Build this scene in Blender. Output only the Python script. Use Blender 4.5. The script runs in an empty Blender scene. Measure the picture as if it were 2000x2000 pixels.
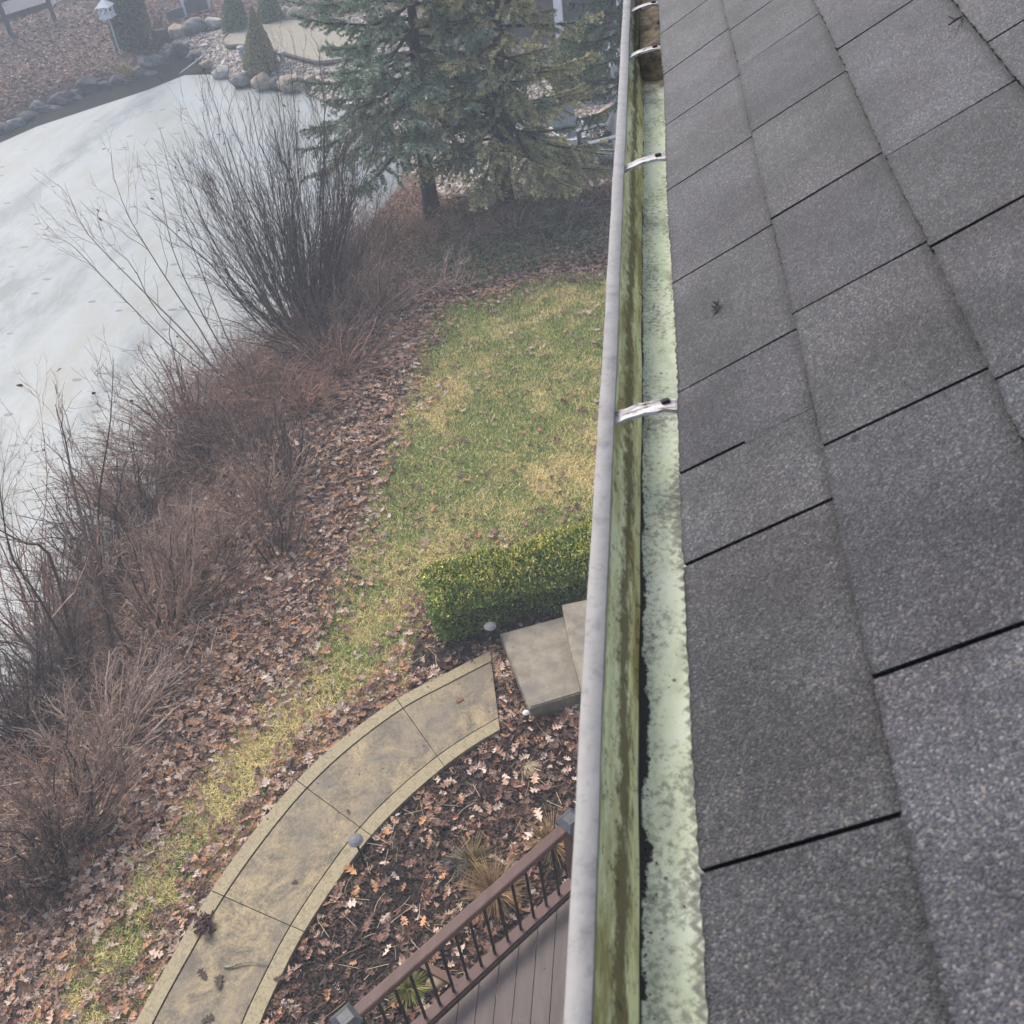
import bpy, bmesh, math, random
import numpy as np
from mathutils import Vector, Matrix
rnd = random.Random(7); R = np.random.default_rng(11)
S = bpy.context.scene; COL = S.collection
# ------------------------------------------------------------------ camera
CAM = np.array([0.0, 0.0, 8.6]); FPX = 2000.0
def nrm(v):
    v = np.asarray(v, float); return v / np.linalg.norm(v)
_d = nrm([340, 2400, FPX]); _g = np.array([255, -1700, FPX]); _g = nrm(_g - _d * np.dot(_g, _d))
AZ = -_d; AY = _g; AX = np.cross(AY, AZ)
cd = bpy.data.cameras.new('camera'); cam = bpy.data.objects.new('camera', cd); COL.objects.link(cam)
cd.sensor_fit = 'HORIZONTAL'; cd.sensor_width = 36; cd.lens = 36; cd.clip_start = 0.02; cd.clip_end = 1000
right = [AX[0], AY[0], AZ[0]]; down = [AX[1], AY[1], AZ[1]]; fwd = [AX[2], AY[2], AZ[2]]
cam.matrix_world = Matrix(((right[0], -down[0], -fwd[0], CAM[0]), (right[1], -down[1], -fwd[1], CAM[1]),
                           (right[2], -down[2], -fwd[2], CAM[2]), (0, 0, 0, 1)))
cd.dof.use_dof = True; cd.dof.focus_distance = 4.0; cd.dof.aperture_fstop = 18
S.camera = cam
# ------------------------------------------------------------------ light
SUN_EL, SUN_AZ = math.radians(48), math.radians(-50)
w = bpy.data.worlds.new('World'); S.world = w; w.use_nodes = True
nt = w.node_tree; bg = nt.nodes['Background']
sky = nt.nodes.new('ShaderNodeTexSky'); sky.sky_type = 'NISHITA'; sky.sun_disc = False
sky.sun_elevation = SUN_EL; sky.sun_rotation = SUN_AZ; sky.dust_density = 3.6; sky.air_density = 0.9; sky.ozone_density = 0.6
nt.links.new(sky.outputs[0], bg.inputs[0]); bg.inputs[1].default_value = 0.15
sd = bpy.data.lights.new('sun', 'SUN'); sd.energy = 1.5; sd.angle = math.radians(28); sd.color = (1.0, .97, .92)
so = bpy.data.objects.new('sun', sd); COL.objects.link(so)
sdir = Vector((math.sin(SUN_AZ) * math.cos(SUN_EL), math.cos(SUN_AZ) * math.cos(SUN_EL), math.sin(SUN_EL)))
so.rotation_euler = sdir.to_track_quat('Z', 'Y').to_euler(); so.location = (-20, 20, 30)
S.view_settings.view_transform = 'Standard'; S.view_settings.look = 'None'; S.view_settings.gamma = 1
S.view_settings.exposure = 0.95
S.cycles.max_bounces = 6; S.cycles.transparent_max_bounces = 8; S.cycles.volume_bounces = 1
HAZE_DENSITY = 0.0044
# ------------------------------------------------------------------ unprojection helpers (px are pixels of the 2000 px photograph)
def ray(px, py):
    r = np.array([px - 1000., py - 1000., FPX]); return np.array([r @ AX, r @ AY, r @ AZ])
def PZ(px, py, z):
    r = ray(px, py); return CAM + r * ((z - CAM[2]) / r[2])
def project(P):
    q = np.asarray(P) - CAM
    c = q @ np.array([right, down, fwd]).T
    return np.stack([1000 + FPX * c[..., 0] / c[..., 2], 1000 + FPX * c[..., 1] / c[..., 2]], -1)
def PV(px, py, base, dj=0.0):
    h = np.array([base[0], base[1], 0.]); h /= np.linalg.norm(h)
    r = ray(px, py); t = (h @ (np.asarray(base) - CAM) + dj) / (h @ r); return CAM + r * t
def sm(a, b, x): t = np.clip((x - a) / (b - a), 0, 1); return t * t * (3 - 2 * t)
def poly_sd(poly, x, y):
    """signed distance (negative inside) of points to polygon"""
    x = np.asarray(x, float); y = np.asarray(y, float); p = np.asarray(poly, float)[:, :2]
    d2 = np.full(x.shape, 1e18); ins = np.zeros(x.shape, bool)
    for i in range(len(p)):
        a = p[i]; b = p[(i + 1) % len(p)]; e = b - a
        t = np.clip(((x - a[0]) * e[0] + (y - a[1]) * e[1]) / (e @ e + 1e-12), 0, 1)
        d2 = np.minimum(d2, (x - a[0] - t * e[0]) ** 2 + (y - a[1] - t * e[1]) ** 2)
        c = (a[1] > y) != (b[1] > y)
        with np.errstate(divide='ignore', invalid='ignore'):
            ins ^= c & (x < (b[0] - a[0]) * (y - a[1]) / (b[1] - a[1] + 1e-12) + a[0])
    return np.where(ins, -1, 1) * np.sqrt(d2)
_ns = np.random.default_rng(5)
def fnoise(x, y, sc, seed=0, oct=3):
    """cheap smooth pseudo noise in about -1..1"""
    r = np.random.default_rng(100 + seed); o = 0; a = 1; s = sc; tot = 0
    for k in range(oct):
        v = 0
        for j in range(4):
            th = r.uniform(0, 6.28); ph = r.uniform(0, 6.28); f = s * r.uniform(.6, 1.5)
            v = v + np.sin((x * math.cos(th) + y * math.sin(th)) * f + ph + 1.3 * np.sin((x * math.sin(th) - y * math.cos(th)) * f * .7 + ph * 2))
        o = o + a * v / 2.6; tot += a; a *= .55; s *= 2.1
    return o / tot
ZP = -1.3                                             # ice level
near_shore = [(-500, 2250), (0, 1450), (80, 1360), (160, 1225), (235, 1095), (300, 975), (360, 845), (420, 755), (520, 672), (560, 632), (620, 565), (680, 505), (730, 432), (770, 378), (790, 335), (800, 300), (780, 262), (700, 224), (640, 203)]
right_shore = [(587, 180), (543, 179), (496, 174), (453, 161), (424, 146)]
water_far = [(402, 125), (385, 112), (340, 107), (310, 115), (275, 141), (225, 161), (165, 178), (80, 213), (0, 253), (-500, 470)]
ice_far = [(362, 147), (290, 176), (181, 212), (72, 248), (0, 280), (-500, 505)]
POND = np.array([PZ(a, b, ZP)[:2] for a, b in near_shore + right_shore + water_far])
ICE = np.array([PZ(a, b, ZP)[:2] for a, b in near_shore + right_shore + ice_far])
def H(x, y):
    x = np.asarray(x, float); y = np.asarray(y, float)
    d = poly_sd(POND, x, y)
    hn = ZP + .42 * np.maximum(d, 0); hn = np.where(hn < -.3, hn, -.3 + .3 * (1 - np.exp(-(hn + .3) / .3)))
    hf = ZP + .45 * (1 - np.exp(-np.maximum(d, 0) / .35)) + .05 * np.maximum(d - .5, 0)
    hf = np.minimum(hf, 1.2)
    ff = sm(21, 29, y + np.maximum(-x - 8, 0) * .9)
    h = hn * (1 - ff) + hf * ff
    h = np.where(d < 0, ZP - .25 * sm(0, .5, -d), h)
    amp = sm(.1, 2.5, d)
    return h + .05 * amp * fnoise(x, y, .9, 3) * np.where(h < -.02, 1, .25)
def GP(px, py):
    z = 0.0
    for i in range(25):
        p = PZ(px, py, z); z = .5 * z + .5 * float(H(p[0], p[1]))
    return PZ(px, py, z)
def visible(P, m=180):
    q = project(P); return (q[:, 0] > -m) & (q[:, 0] < 1290) & (q[:, 1] > -m) & (q[:, 1] < 2000 + m)
# ------------------------------------------------------------------ object helpers
def tag(o, label=None, cat=None, group=None, kind=None):
    if label: o['label'] = label
    if cat: o['category'] = cat
    if group: o['group'] = group
    if kind: o['kind'] = kind
    return o
def mesh_np(name, V, Fs, mat, parent=None, loc=None, col=None, smooth=False, keep=False):
    """one mesh object; V in world metres, Fs a list of (m,k) index arrays or of index tuples. keep: mesh coordinates stay world coordinates"""
    V = np.asarray(V, float).reshape(-1, 3)
    groups = {}
    if isinstance(Fs, np.ndarray): Fs = [Fs]
    arrs = []
    for f in Fs:
        f = np.asarray(f)
        if f.ndim == 1: groups.setdefault(len(f), []).append(f)
        elif len(f): arrs.append(f)
    arrs += [np.array(g) for g in groups.values()]
    base = np.array(loc if loc is not None else (0, 0, 0), float)
    if parent is not None:
        base = np.array(parent.get('_w', (0, 0, 0)))
    VL = V if keep else V - base
    me = bpy.data.meshes.new(name)
    me.vertices.add(len(V)); me.vertices.foreach_set('co', VL.ravel())
    li = np.concatenate([a.ravel() for a in arrs]); tot = np.concatenate([np.full(len(a), a.shape[1]) for a in arrs])
    me.loops.add(len(li)); me.loops.foreach_set('vertex_index', li.astype(np.int32))
    me.polygons.add(len(tot)); st = np.concatenate([[0], np.cumsum(tot)[:-1]])
    me.polygons.foreach_set('loop_start', st.astype(np.int32)); me.polygons.foreach_set('loop_total', tot.astype(np.int32))
    me.polygons.foreach_set('use_smooth', np.full(len(tot), bool(smooth)))
    me.update(calc_edges=True); me.validate()
    if col is not None:
        c = me.color_attributes.new('Col', 'FLOAT_COLOR', 'POINT'); cc = np.ones((len(V), 4)); cc[:, :3] = col
        c.data.foreach_set('color', cc.ravel())
    me.materials.append(mat)
    o = bpy.data.objects.new(name, me); COL.objects.link(o)
    if parent is not None:
        o.parent = parent; o['_w'] = tuple(float(v) for v in base)
        if keep: o.location = tuple(float(-v) for v in base) if parent.parent is None else (0, 0, 0)
    elif not keep:
        o.location = tuple(float(v) for v in base)
    return o
def thing(name, label, cat, loc, group=None):
    o = bpy.data.objects.new(name, None); COL.objects.link(o); o.location = tuple(map(float, loc)); o.empty_display_size = .2
    o['_w'] = tuple(map(float, loc)); return tag(o, label, cat, group)
class MB:
    def __init__(s): s.V = []; s.F = []; s.C = []; s.n = 0
    def add(s, V, F, c=None):
        V = np.asarray(V, float)
        s.V.append(V); s.F += [np.asarray(f) + s.n for f in F]; s.n += len(V)
        s.C.append(np.tile(np.array(c if c is not None else (1, 1, 1), float), (len(V), 1)) if c is None or np.ndim(c) == 1 else c); return s
    def box(s, c, sz, rot=0, c_=None, bev=0.0, ax=None):
        """bevelled box at centre c, size sz; rot about z or explicit axes (3x3 rows)"""
        A = np.array(ax) if ax is not None else np.array([[math.cos(rot), math.sin(rot), 0], [-math.sin(rot), math.cos(rot), 0], [0, 0, 1]])
        h = np.array(sz, float) / 2
        bev = min(bev, .45 * min(sz))
        if bev <= 0:
            P = np.array([[x, y, z] for z in (-1, 1) for x, y in ((-1, -1), (1, -1), (1, 1), (-1, 1))]) * h
            F = [(3, 2, 1, 0), (4, 5, 6, 7), (0, 1, 5, 4), (1, 2, 6, 5), (2, 3, 7, 6), (3, 0, 4, 7)]
        else:
            bm = bmesh.new(); bmesh.ops.create_cube(bm, size=1)
            for v in bm.verts: v.co = Vector((v.co.x * sz[0], v.co.y * sz[1], v.co.z * sz[2]))
            bmesh.ops.bevel(bm, geom=bm.edges[:], offset=bev, segments=2, affect='EDGES', profile=.5)
            bm.verts.index_update(); P = np.array([v.co[:] for v in bm.verts]); F = [[v.index for v in f.verts] for f in bm.faces]; bm.free()
        return s.add(P @ A + np.array(c), F, c_)
    def tube(s, pts, rad, n=8, c=None, cap=True):
        V, F = tubes(np.array([pts], float), np.array([np.broadcast_to(rad, len(pts))], float), n)
        F = list(F)
        if cap:
            k = len(pts); F.append(np.arange(n)[::-1]); F.append(np.arange(n) + (k - 1) * n)
        return s.add(V, F, c)
    def prism(s, poly, z0, z1, c=None):
        p = np.asarray(poly, float)[:, :2]; n = len(p)
        V = np.vstack([np.c_[p, np.full(n, z0)], np.c_[p, np.full(n, z1)]])
        F = [list(range(n))[::-1], list(range(n, 2 * n))] + [(i, (i + 1) % n, n + (i + 1) % n, n + i) for i in range(n)]
        return s.add(V, F, c)
    def build(s, name, mat, parent=None, loc=None, smooth=False, keep=False, col=False):
        return mesh_np(name, np.vstack(s.V), s.F, mat, parent, loc, np.vstack(s.C) if col else None, smooth, keep)
def tubes(P, Rd, n=3):
    """P (N,K,3) polylines, Rd (N,K) radii -> vertices and quads"""
    N, K, _ = P.shape
    T = np.gradient(P, axis=1); T /= np.linalg.norm(T, axis=2, keepdims=True) + 1e-9
    ref = np.where(np.abs(T[:, :1, 2:3]) > .9, np.array([1., 0, 0]), np.array([0, 0, 1.])); ref = np.broadcast_to(ref, P.shape)
    U = np.cross(T, ref); U /= np.linalg.norm(U, axis=2, keepdims=True) + 1e-9; W = np.cross(T, U)
    a = np.arange(n) * 2 * math.pi / n
    V = P[:, :, None] + Rd[:, :, None, None] * (U[:, :, None] * np.cos(a)[None, None, :, None] + W[:, :, None] * np.sin(a)[None, None, :, None])
    idx = np.arange(N * K * n).reshape(N, K, n); nx = np.roll(idx, -1, 2)
    F = np.stack([idx[:, :-1], nx[:, :-1], nx[:, 1:], idx[:, 1:]], -1).reshape(-1, 4)
    return V.reshape(-1, 3), F
def randrot(n, tilt):
    """n rotation matrices: random heading, normal tilted by about tilt radians"""
    h = R.uniform(0, 2 * math.pi, n); tl = np.abs(R.normal(0, tilt, n)); ta = R.uniform(0, 2 * math.pi, n)
    nz = np.stack([np.sin(tl) * np.cos(ta), np.sin(tl) * np.sin(ta), np.cos(tl)], -1)
    f = np.stack([np.cos(h), np.sin(h), 0 * h], -1); f -= nz * (f * nz).sum(1, keepdims=True); f /= np.linalg.norm(f, axis=1, keepdims=True)
    return np.stack([f, np.cross(nz, f), nz], 1)         # rows: local x,y,z in world
def scatter(TV, TF, pos, rot, sc, curl=None):
    """stamp template at many places"""
    n = len(pos); m = len(TV)
    T = np.broadcast_to(TV, (n, m, 3)).copy()
    if curl is not None: T[:, :, 2] += curl[:, None] * (T[:, :, 1] ** 2 + .35 * T[:, :, 0] ** 2)
    V = np.einsum('nmi,nij->nmj', T * np.reshape(sc, (n, 1, -1)), rot) + pos[:, None]
    F = (np.asarray(TF)[None] + (np.arange(n) * m)[:, None, None]).reshape(-1, np.asarray(TF).shape[1])
    return V.reshape(-1, 3), F
def pick(cols, n, var=.25):
    c = np.array(cols)[R.integers(0, len(cols), n)]; return c * (1 + R.uniform(-var, var, (n, 1)))
# ------------------------------------------------------------------ materials
class Mat:
    def __init__(s, name, rough=.8, spec=.3):
        s.m = bpy.data.materials.new(name); s.m.use_nodes = True; s.t = s.m.node_tree; s.b = s.t.nodes['Principled BSDF']
        s.b.inputs['Roughness'].default_value = rough; s.b.inputs['Specular IOR Level'].default_value = spec
        s.tc = None
    def n(s, typ, ins=None, **at):
        o = s.t.nodes.new('ShaderNode' + typ)
        for k, v in at.items(): setattr(o, k, v)
        for k, v in (ins or {}).items(): s.set(o.inputs[k], v)
        return o
    def set(s, sock, v):
        if isinstance(v, bpy.types.NodeSocket): s.t.links.new(v, sock)
        elif isinstance(v, (tuple, list)) and sock.type == 'RGBA' and len(v) == 3: sock.default_value = (*v, 1)
        else: sock.default_value = v
    def co(s, scale=(1, 1, 1), rot=(0, 0, 0)):
        if not s.tc: s.tc = s.n('TexCoord')
        return s.n('Mapping', {'Vector': s.tc.outputs['Object'], 'Scale': scale, 'Rotation': rot}).outputs[0]
    def noise(s, sc, det=4, rough=.6, vec=None, dist=0): return s.n('TexNoise', {'Vector': vec or s.co(), 'Scale': sc, 'Detail': det, 'Roughness': rough, 'Distortion': dist}).outputs['Fac']
    def vor(s, sc, vec=None, out='Color', feature='F1'): return s.n('TexVoronoi', {'Vector': vec or s.co(), 'Scale': sc}, feature=feature).outputs[out]
    def ramp(s, f, *st):
        r = s.n('ValToRGB', {'Fac': f}); e = r.color_ramp.elements
        while len(e) < len(st): e.new(.5)
        for i, (p, c) in enumerate(st):
            e[i].position = p; e[i].color = (*c, 1) if isinstance(c, tuple) else (c, c, c, 1)
        return r.outputs['Color']
    def mix(s, f, a, b, mode='MIX'):
        o = s.n('Mix', data_type='RGBA', blend_type=mode); s.set(o.inputs[0], f); s.set(o.inputs[6], a); s.set(o.inputs[7], b); return o.outputs[2]
    def math(s, op, a, b=0.0, c=None):
        o = s.n('Math', operation=op); s.set(o.inputs[0], a); s.set(o.inputs[1], b)
        if c is not None: s.set(o.inputs[2], c)
        return o.outputs[0]
    def bump(s, h, st=.5, d=.01): s.set(s.b.inputs['Normal'], s.n('Bump', {'Height': h, 'Strength': st, 'Distance': d}).outputs[0])
    def attr(s, nm='Col'): return s.n('Attribute', attribute_name=nm).outputs['Color']
    def xyz(s): o = s.n('SeparateXYZ', {0: s.co()}); return o.outputs
    def out(s, col): s.set(s.b.inputs['Base Color'], col); return s.m
MM = {}
def plain(name, c1, c2=None, sc=8, rough=.75, bump=.0, bd=.005, det=5, spec=.3):
    m = Mat(name, rough, spec); f = m.noise(sc, det)
    if bump: m.bump(m.noise(sc * 4, 6), bump, bd)
    return m.out(m.ramp(f, (.3, c1), (.7, c2 or tuple(v * .7 for v in c1))))
def vcol(name, rough=.8, sc=60, amt=.25, spec=.2, gain=(1, 1, 1)):
    m = Mat(name, rough, spec); f = m.noise(sc, 3)
    c = m.mix(1, m.attr(), m.ramp(f, (.25, 1 - amt), (.75, 1 + amt)), 'MULTIPLY')
    if gain != (1, 1, 1): c = m.mix(1, c, gain, 'MULTIPLY')
    return m.out(c)
M_leaf = vcol('dry_leaf', .75, 40, .25, .25, (1.05, 1.0, .95)); M_grass = vcol('grass_blade', .7, 30, .15, .2, (1.14, 1.1, 1.0))
M_twig = vcol('twig_bark', .85, 25, .3, .15, (1.22, 1.10, 1.02)); M_needle = vcol('needle', .7, 20, .2, .2); M_fol = vcol('evergreen_leaf', .5, 20, .2, .4, (1.25, 1.15, 1.0))
M_stone = vcol('stone_chip', .85, 20, .3)
def bark():
    m = Mat('spruce_bark', .95, .1); f = m.noise(18, 6, .7, m.co((1, 1, .35))); m.bump(f, .8, .03)
    return m.out(m.ramp(f, (.3, (.02, .018, .017)), (.7, (.085, .075, .068))))
M_bark = bark()
# ------------------------------------------------------------------ zones of the ground
def catmull(P, n=8):
    P = [np.asarray(p, float) for p in P]; P = [2 * P[0] - P[1]] + P + [2 * P[-1] - P[-2]]; o = []
    for i in range(1, len(P) - 2):
        for k in range(n):
            t = k / n; a, b, c, d = P[i - 1:i + 3]
            o.append(.5 * (2 * b + (c - a) * t + (2 * a - 5 * b + 4 * c - d) * t * t + (3 * b - a - 3 * c + d) * t ** 3))
    o.append(P[-2]); return np.array(o)
pz = .06                                                     # top of the walk
out_px = [(957, 1272), (870, 1316), (775, 1366), (670, 1442), (580, 1525), (493, 1628), (413, 1740), (340, 1862), (264, 2000), (215, 2110)]
in_px = [(976, 1425), (922, 1458), (868, 1497), (795, 1560), (725, 1632), (658, 1722), (594, 1820), (548, 1908), (507, 2000), (470, 2110)]
PO = catmull([PZ(a, b, pz)[:2] for a, b in out_px]); PI = catmull([PZ(a, b, pz)[:2] for a, b in in_px])
PATH = np.vstack([PO, PI[::-1]])
LAWN = np.array([GP(a, b)[:2] for a, b in [(1500, 490), (1240, 525), (1050, 548), (930, 585), (870, 600), (830, 650), (800, 740), (770, 830), (740, 920), (710, 1010), (690, 1080), (650, 1160), (615, 1240), (565, 1330), (480, 1420), (400, 1500), (330, 1600), (280, 1680), (230, 1740), (170, 1830), (130, 1900), (30, 2060), (215, 2060), (330, 1840), (430, 1690), (520, 1560), (620, 1450), (700, 1385), (780, 1330), (805, 1290), (830, 1200), (850, 1150), (1000, 1090), (1240, 1040), (1500, 1000)]])
MULCH = np.array([PZ(a, b, 0)[:2] for a, b in [(980, 1262), (976, 1425), (868, 1497), (785, 1568), (725, 1632), (661, 1720), (594, 1819), (550, 1905), (507, 2000), (460, 2130), (1500, 2130), (1500, 1150), (1100, 1185)]])
MULCH2 = np.array([PZ(a, b, 0)[:2] for a, b in [(805, 1300), (815, 1245), (860, 1180), (1000, 1110), (1240, 1050), (1240, 1190), (960, 1262), (880, 1312)]])
GRAVEL = np.array([GP(a, b)[:2] for a, b in [(300, 108), (325, 82), (360, 72), (430, 58), (500, 48), (600, 42), (760, 20), (1000, 60), (1190, 60), (1300, 200), (1250, 345), (1120, 372), (1040, 385), (960, 400), (870, 380), (800, 330), (808, 298), (786, 258), (700, 220), (640, 198), (587, 176), (500, 170), (424, 142), (400, 122), (345, 104)]])
TURF = np.array([GP(a, b)[:2] for a, b in [(437, 88), (440, 80), (457, 67), (482, 59), (520, 52), (560, 46), (610, 46), (700, 60), (720, 110), (640, 128), (590, 121), (540, 107), (480, 96), (446, 97)]])
def zone_noise(x, y): return fnoise(x, y, 2.3, 9)
def masks(x, y):
    j = .12 * zone_noise(x, y) + .05 * fnoise(x, y, 9, 4)
    lawn = sm(.12, -.12, poly_sd(LAWN, x, y) + j * 1.5)
    mul = np.maximum(sm(.06, -.06, poly_sd(MULCH, x, y) + j * .2), sm(.06, -.06, poly_sd(MULCH2, x, y) + j * .6))
    gra = sm(.1, -.1, poly_sd(GRAVEL, x, y) + j)
    tur = sm(.02, -.02, poly_sd(TURF, x, y))
    return lawn, mul, gra, tur
def axis(a, b, st, lo, hi):
    v = list(np.arange(a, b, st)); s = st; p = a
    while p > lo: s *= 1.12; p -= s; v.insert(0, p)
    s = st; p = v[-1]
    while p < hi: s *= 1.12; p += s; v.append(p)
    return np.array(v)
gx = axis(-22, 4, .14, -120, 100); gy = axis(-1, 36, .14, -70, 140)
XX, YY = np.meshgrid(gx, gy, indexing='ij'); ZZ = H(XX, YY)
inner = (XX > -60) & (XX < 10) & (YY > -5) & (YY < 70)
lw, mu, gr, tu = masks(XX, YY)
nxg, nyg = XX.shape; ii = np.arange(nxg * nyg).reshape(nxg, nyg)
GF = np.stack([ii[:-1, :-1], ii[1:, :-1], ii[1:, 1:], ii[:-1, 1:]], -1).reshape(-1, 4)
def ground_mat():
    m = Mat('ground_soil', .9, .2); a = m.n('SeparateColor', {0: m.attr()}).outputs
    soil = m.ramp(m.noise(6, 8, .7), (.3, (.018, .012, .009)), (.5, (.06, .036, .026)), (.75, (.13, .075, .055)))
    lit = m.mix(.75, soil, m.ramp(m.n('SeparateColor', {0: m.vor(13, m.co((1, 1, .3)))}).outputs[0], (.0, (.03, .02, .017)), (.45, (.08, .053, .041)), (.8, (.14, .095, .073)), (1, (.20, .155, .13))))
    gs = m.ramp(m.noise(1.6, 7, .65), (.33, (.045, .07, .018)), (.47, (.11, .12, .035)), (.62, (.26, .21, .09)))
    mul = m.ramp(m.noise(45, 6, .7), (.3, (.008, .006, .005)), (.7, (.042, .028, .022)))
    vc = m.n('SeparateColor', {0: m.vor(7)}).outputs[0]
    gv = m.ramp(vc, (0, (.13, .11, .10)), (.5, (.27, .23, .20)), (1, (.48, .43, .38)))
    e = m.noise(14, 4)
    def th(ch): return m.ramp(m.math('ADD', ch, m.math('MULTIPLY', m.math('SUBTRACT', e, .5), .7)), (.42, 0.0), (.58, 1.0))
    c = m.mix(th(a[0]), lit, gs); c = m.mix(th(a[1]), c, mul); c = m.mix(th(a[2]), c, gv)
    m.bump(m.math('ADD', m.noise(20, 6, .7), m.math('MULTIPLY', vc, .5)), .9, .04)
    return m.out(c)
ground = mesh_np('ground', np.stack([XX, YY, ZZ], -1).reshape(-1, 3), GF, ground_mat(), col=np.stack([lw, mu, gr], -1).reshape(-1, 3), smooth=True)
tag(ground, kind='structure')
# pond: dark open water and the ice sheet on it
def water_mat():
    m = Mat('pond_water', .6, .02); m.bump(m.noise(3, 3), .1, .02); return m.out(m.ramp(m.noise(.8, 4), (.3, (.006, .007, .007)), (.7, (.018, .019, .018))))
def tri_poly(name, poly, z, mat):
    bm = bmesh.new(); vs = [bm.verts.new((p[0], p[1], z)) for p in poly]; f = bm.faces.new(vs)
    if f.normal.z < 0: f.normal_flip()
    bmesh.ops.triangulate(bm, faces=bm.faces[:]); me = bpy.data.meshes.new(name); bm.to_mesh(me); bm.free(); me.materials.append(mat)
    o = bpy.data.objects.new(name, me); COL.objects.link(o); return o
tag(tri_poly('pond_water', POND, ZP - .03, water_mat()), kind='structure')
def ice_mat():
    m = Mat('pond_ice', .45, .4)
    st = m.co((1, .35, 1), (0, 0, .5))
    f = m.noise(.35, 6, .6, st, .6); g = m.noise(1.7, 7, .7, st)
    c = m.ramp(f, (.38, (.075, .10, .103)), (.46, (.125, .15, .15)), (.54, (.192, .212, .207)), (.64, (.172, .183, .162)))
    c = m.mix(m.ramp(g, (.40, .7), (.56, 0.0)), c, (.21, .24, .25))
    sp = m.vor(1.1, m.co((1, 1.8, 1), (0, 0, .4)), 'Distance'); c = m.mix(m.ramp(m.math('ADD', sp, m.math('MULTIPLY', m.noise(5, 3), .12)), (.165, .95), (.19, 0.0)), c, (.05, .06, .06))
    ck = m.vor(.5, m.co((1, .8, 1), (0, 0, .9)), 'Distance', 'DISTANCE_TO_EDGE'); c = m.mix(m.ramp(m.math('ADD', ck, m.math('MULTIPLY', m.noise(2.2, 5), .03)), (.014, .14), (.024, 0.0)), c, (.36, .38, .38))
    m.bump(g, .12, .02); return m.out(c)
tag(tri_poly('pond_ice', ICE, ZP + .012, ice_mat()), kind='structure')
tag(mesh_np('dormant_turf', np.c_[TURF, H(TURF[:, 0], TURF[:, 1]) + .13], [list(range(len(TURF)))], plain('dormant_turf', (.27, .245, .19), (.21, .19, .15), 5, .9, .2)), kind='structure')
# ------------------------------------------------------------------ curved concrete walk
def walk_mat(border):
    m = Mat('walk_border' if border else 'walk_slab', .6, .35)
    f = m.noise(3.2, 8, .68, None, 1.2); g = m.noise(22, 8, .7, None, 1.5); big = m.noise(.9, 3)
    if border:
        c = m.ramp(g, (.36, (.14, .11, .06)), (.5, (.245, .20, .112)), (.66, (.30, .25, .145))); m.bump(m.noise(80, 5), .25, .003)
    else:
        c = m.mix(m.ramp(m.math('ADD', m.math('MULTIPLY', f, .55), m.math('MULTIPLY', g, .5)), (.44, 0.0), (.62, 1.0)), (.085, .068, .044), (.32, .245, .128))
        c = m.mix(m.ramp(big, (.42, 0.0), (.6, .6)), c, (.115, .10, .082)); m.bump(g, .6, .006)
    sp = m.ramp(m.vor(5, None, 'Distance'), (.05, 1.0), (.075, 0.0)); c = m.mix(sp, c, (.03, .025, .02))
    return m.out(c)
MW, MWB = walk_mat(False), walk_mat(True)
mb_s, mb_b, mb_base = MB(), MB(), MB()
joint_idx = [0, 16, 32, 48, 72]
def lerp(a, b, t): return a + (b - a) * t
for a, b in zip(joint_idx[:-1], joint_idx[1:]):
    for (t0, t1, mb, zt) in ((0, .135, mb_b, pz + .006), (.15, .85, mb_s, pz), (.865, 1, mb_b, pz + .006)):
        idx = np.arange(a, b + 1); o, i = PO[idx].copy(), PI[idx].copy()
        A = lerp(o, i, t0); B = lerp(o, i, t1)
        for arr in (A, B):                                     # open the joint
            if a: arr[0] += (arr[1] - arr[0]) * .06
            if b < 72: arr[-1] += (arr[-2] - arr[-1]) * .06
        mb.prism(np.vstack([A, B[::-1]]), -.05, zt)
mb_base.prism(np.vstack([lerp(PO, PI, .01), lerp(PO, PI, .99)[::-1]]), -.06, pz - .025)
path = bpy.data.objects.new('path', None); COL.objects.link(path); path['_w'] = (0.0, 0.0, 0.0); path['kind'] = 'structure'
mb_s.build('slab', MW, path); mb_b.build('border', MWB, path); mb_base.build('joint_bed', plain('joint_soil', (.03, .02, .015), None, 30, .95), path)
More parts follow.
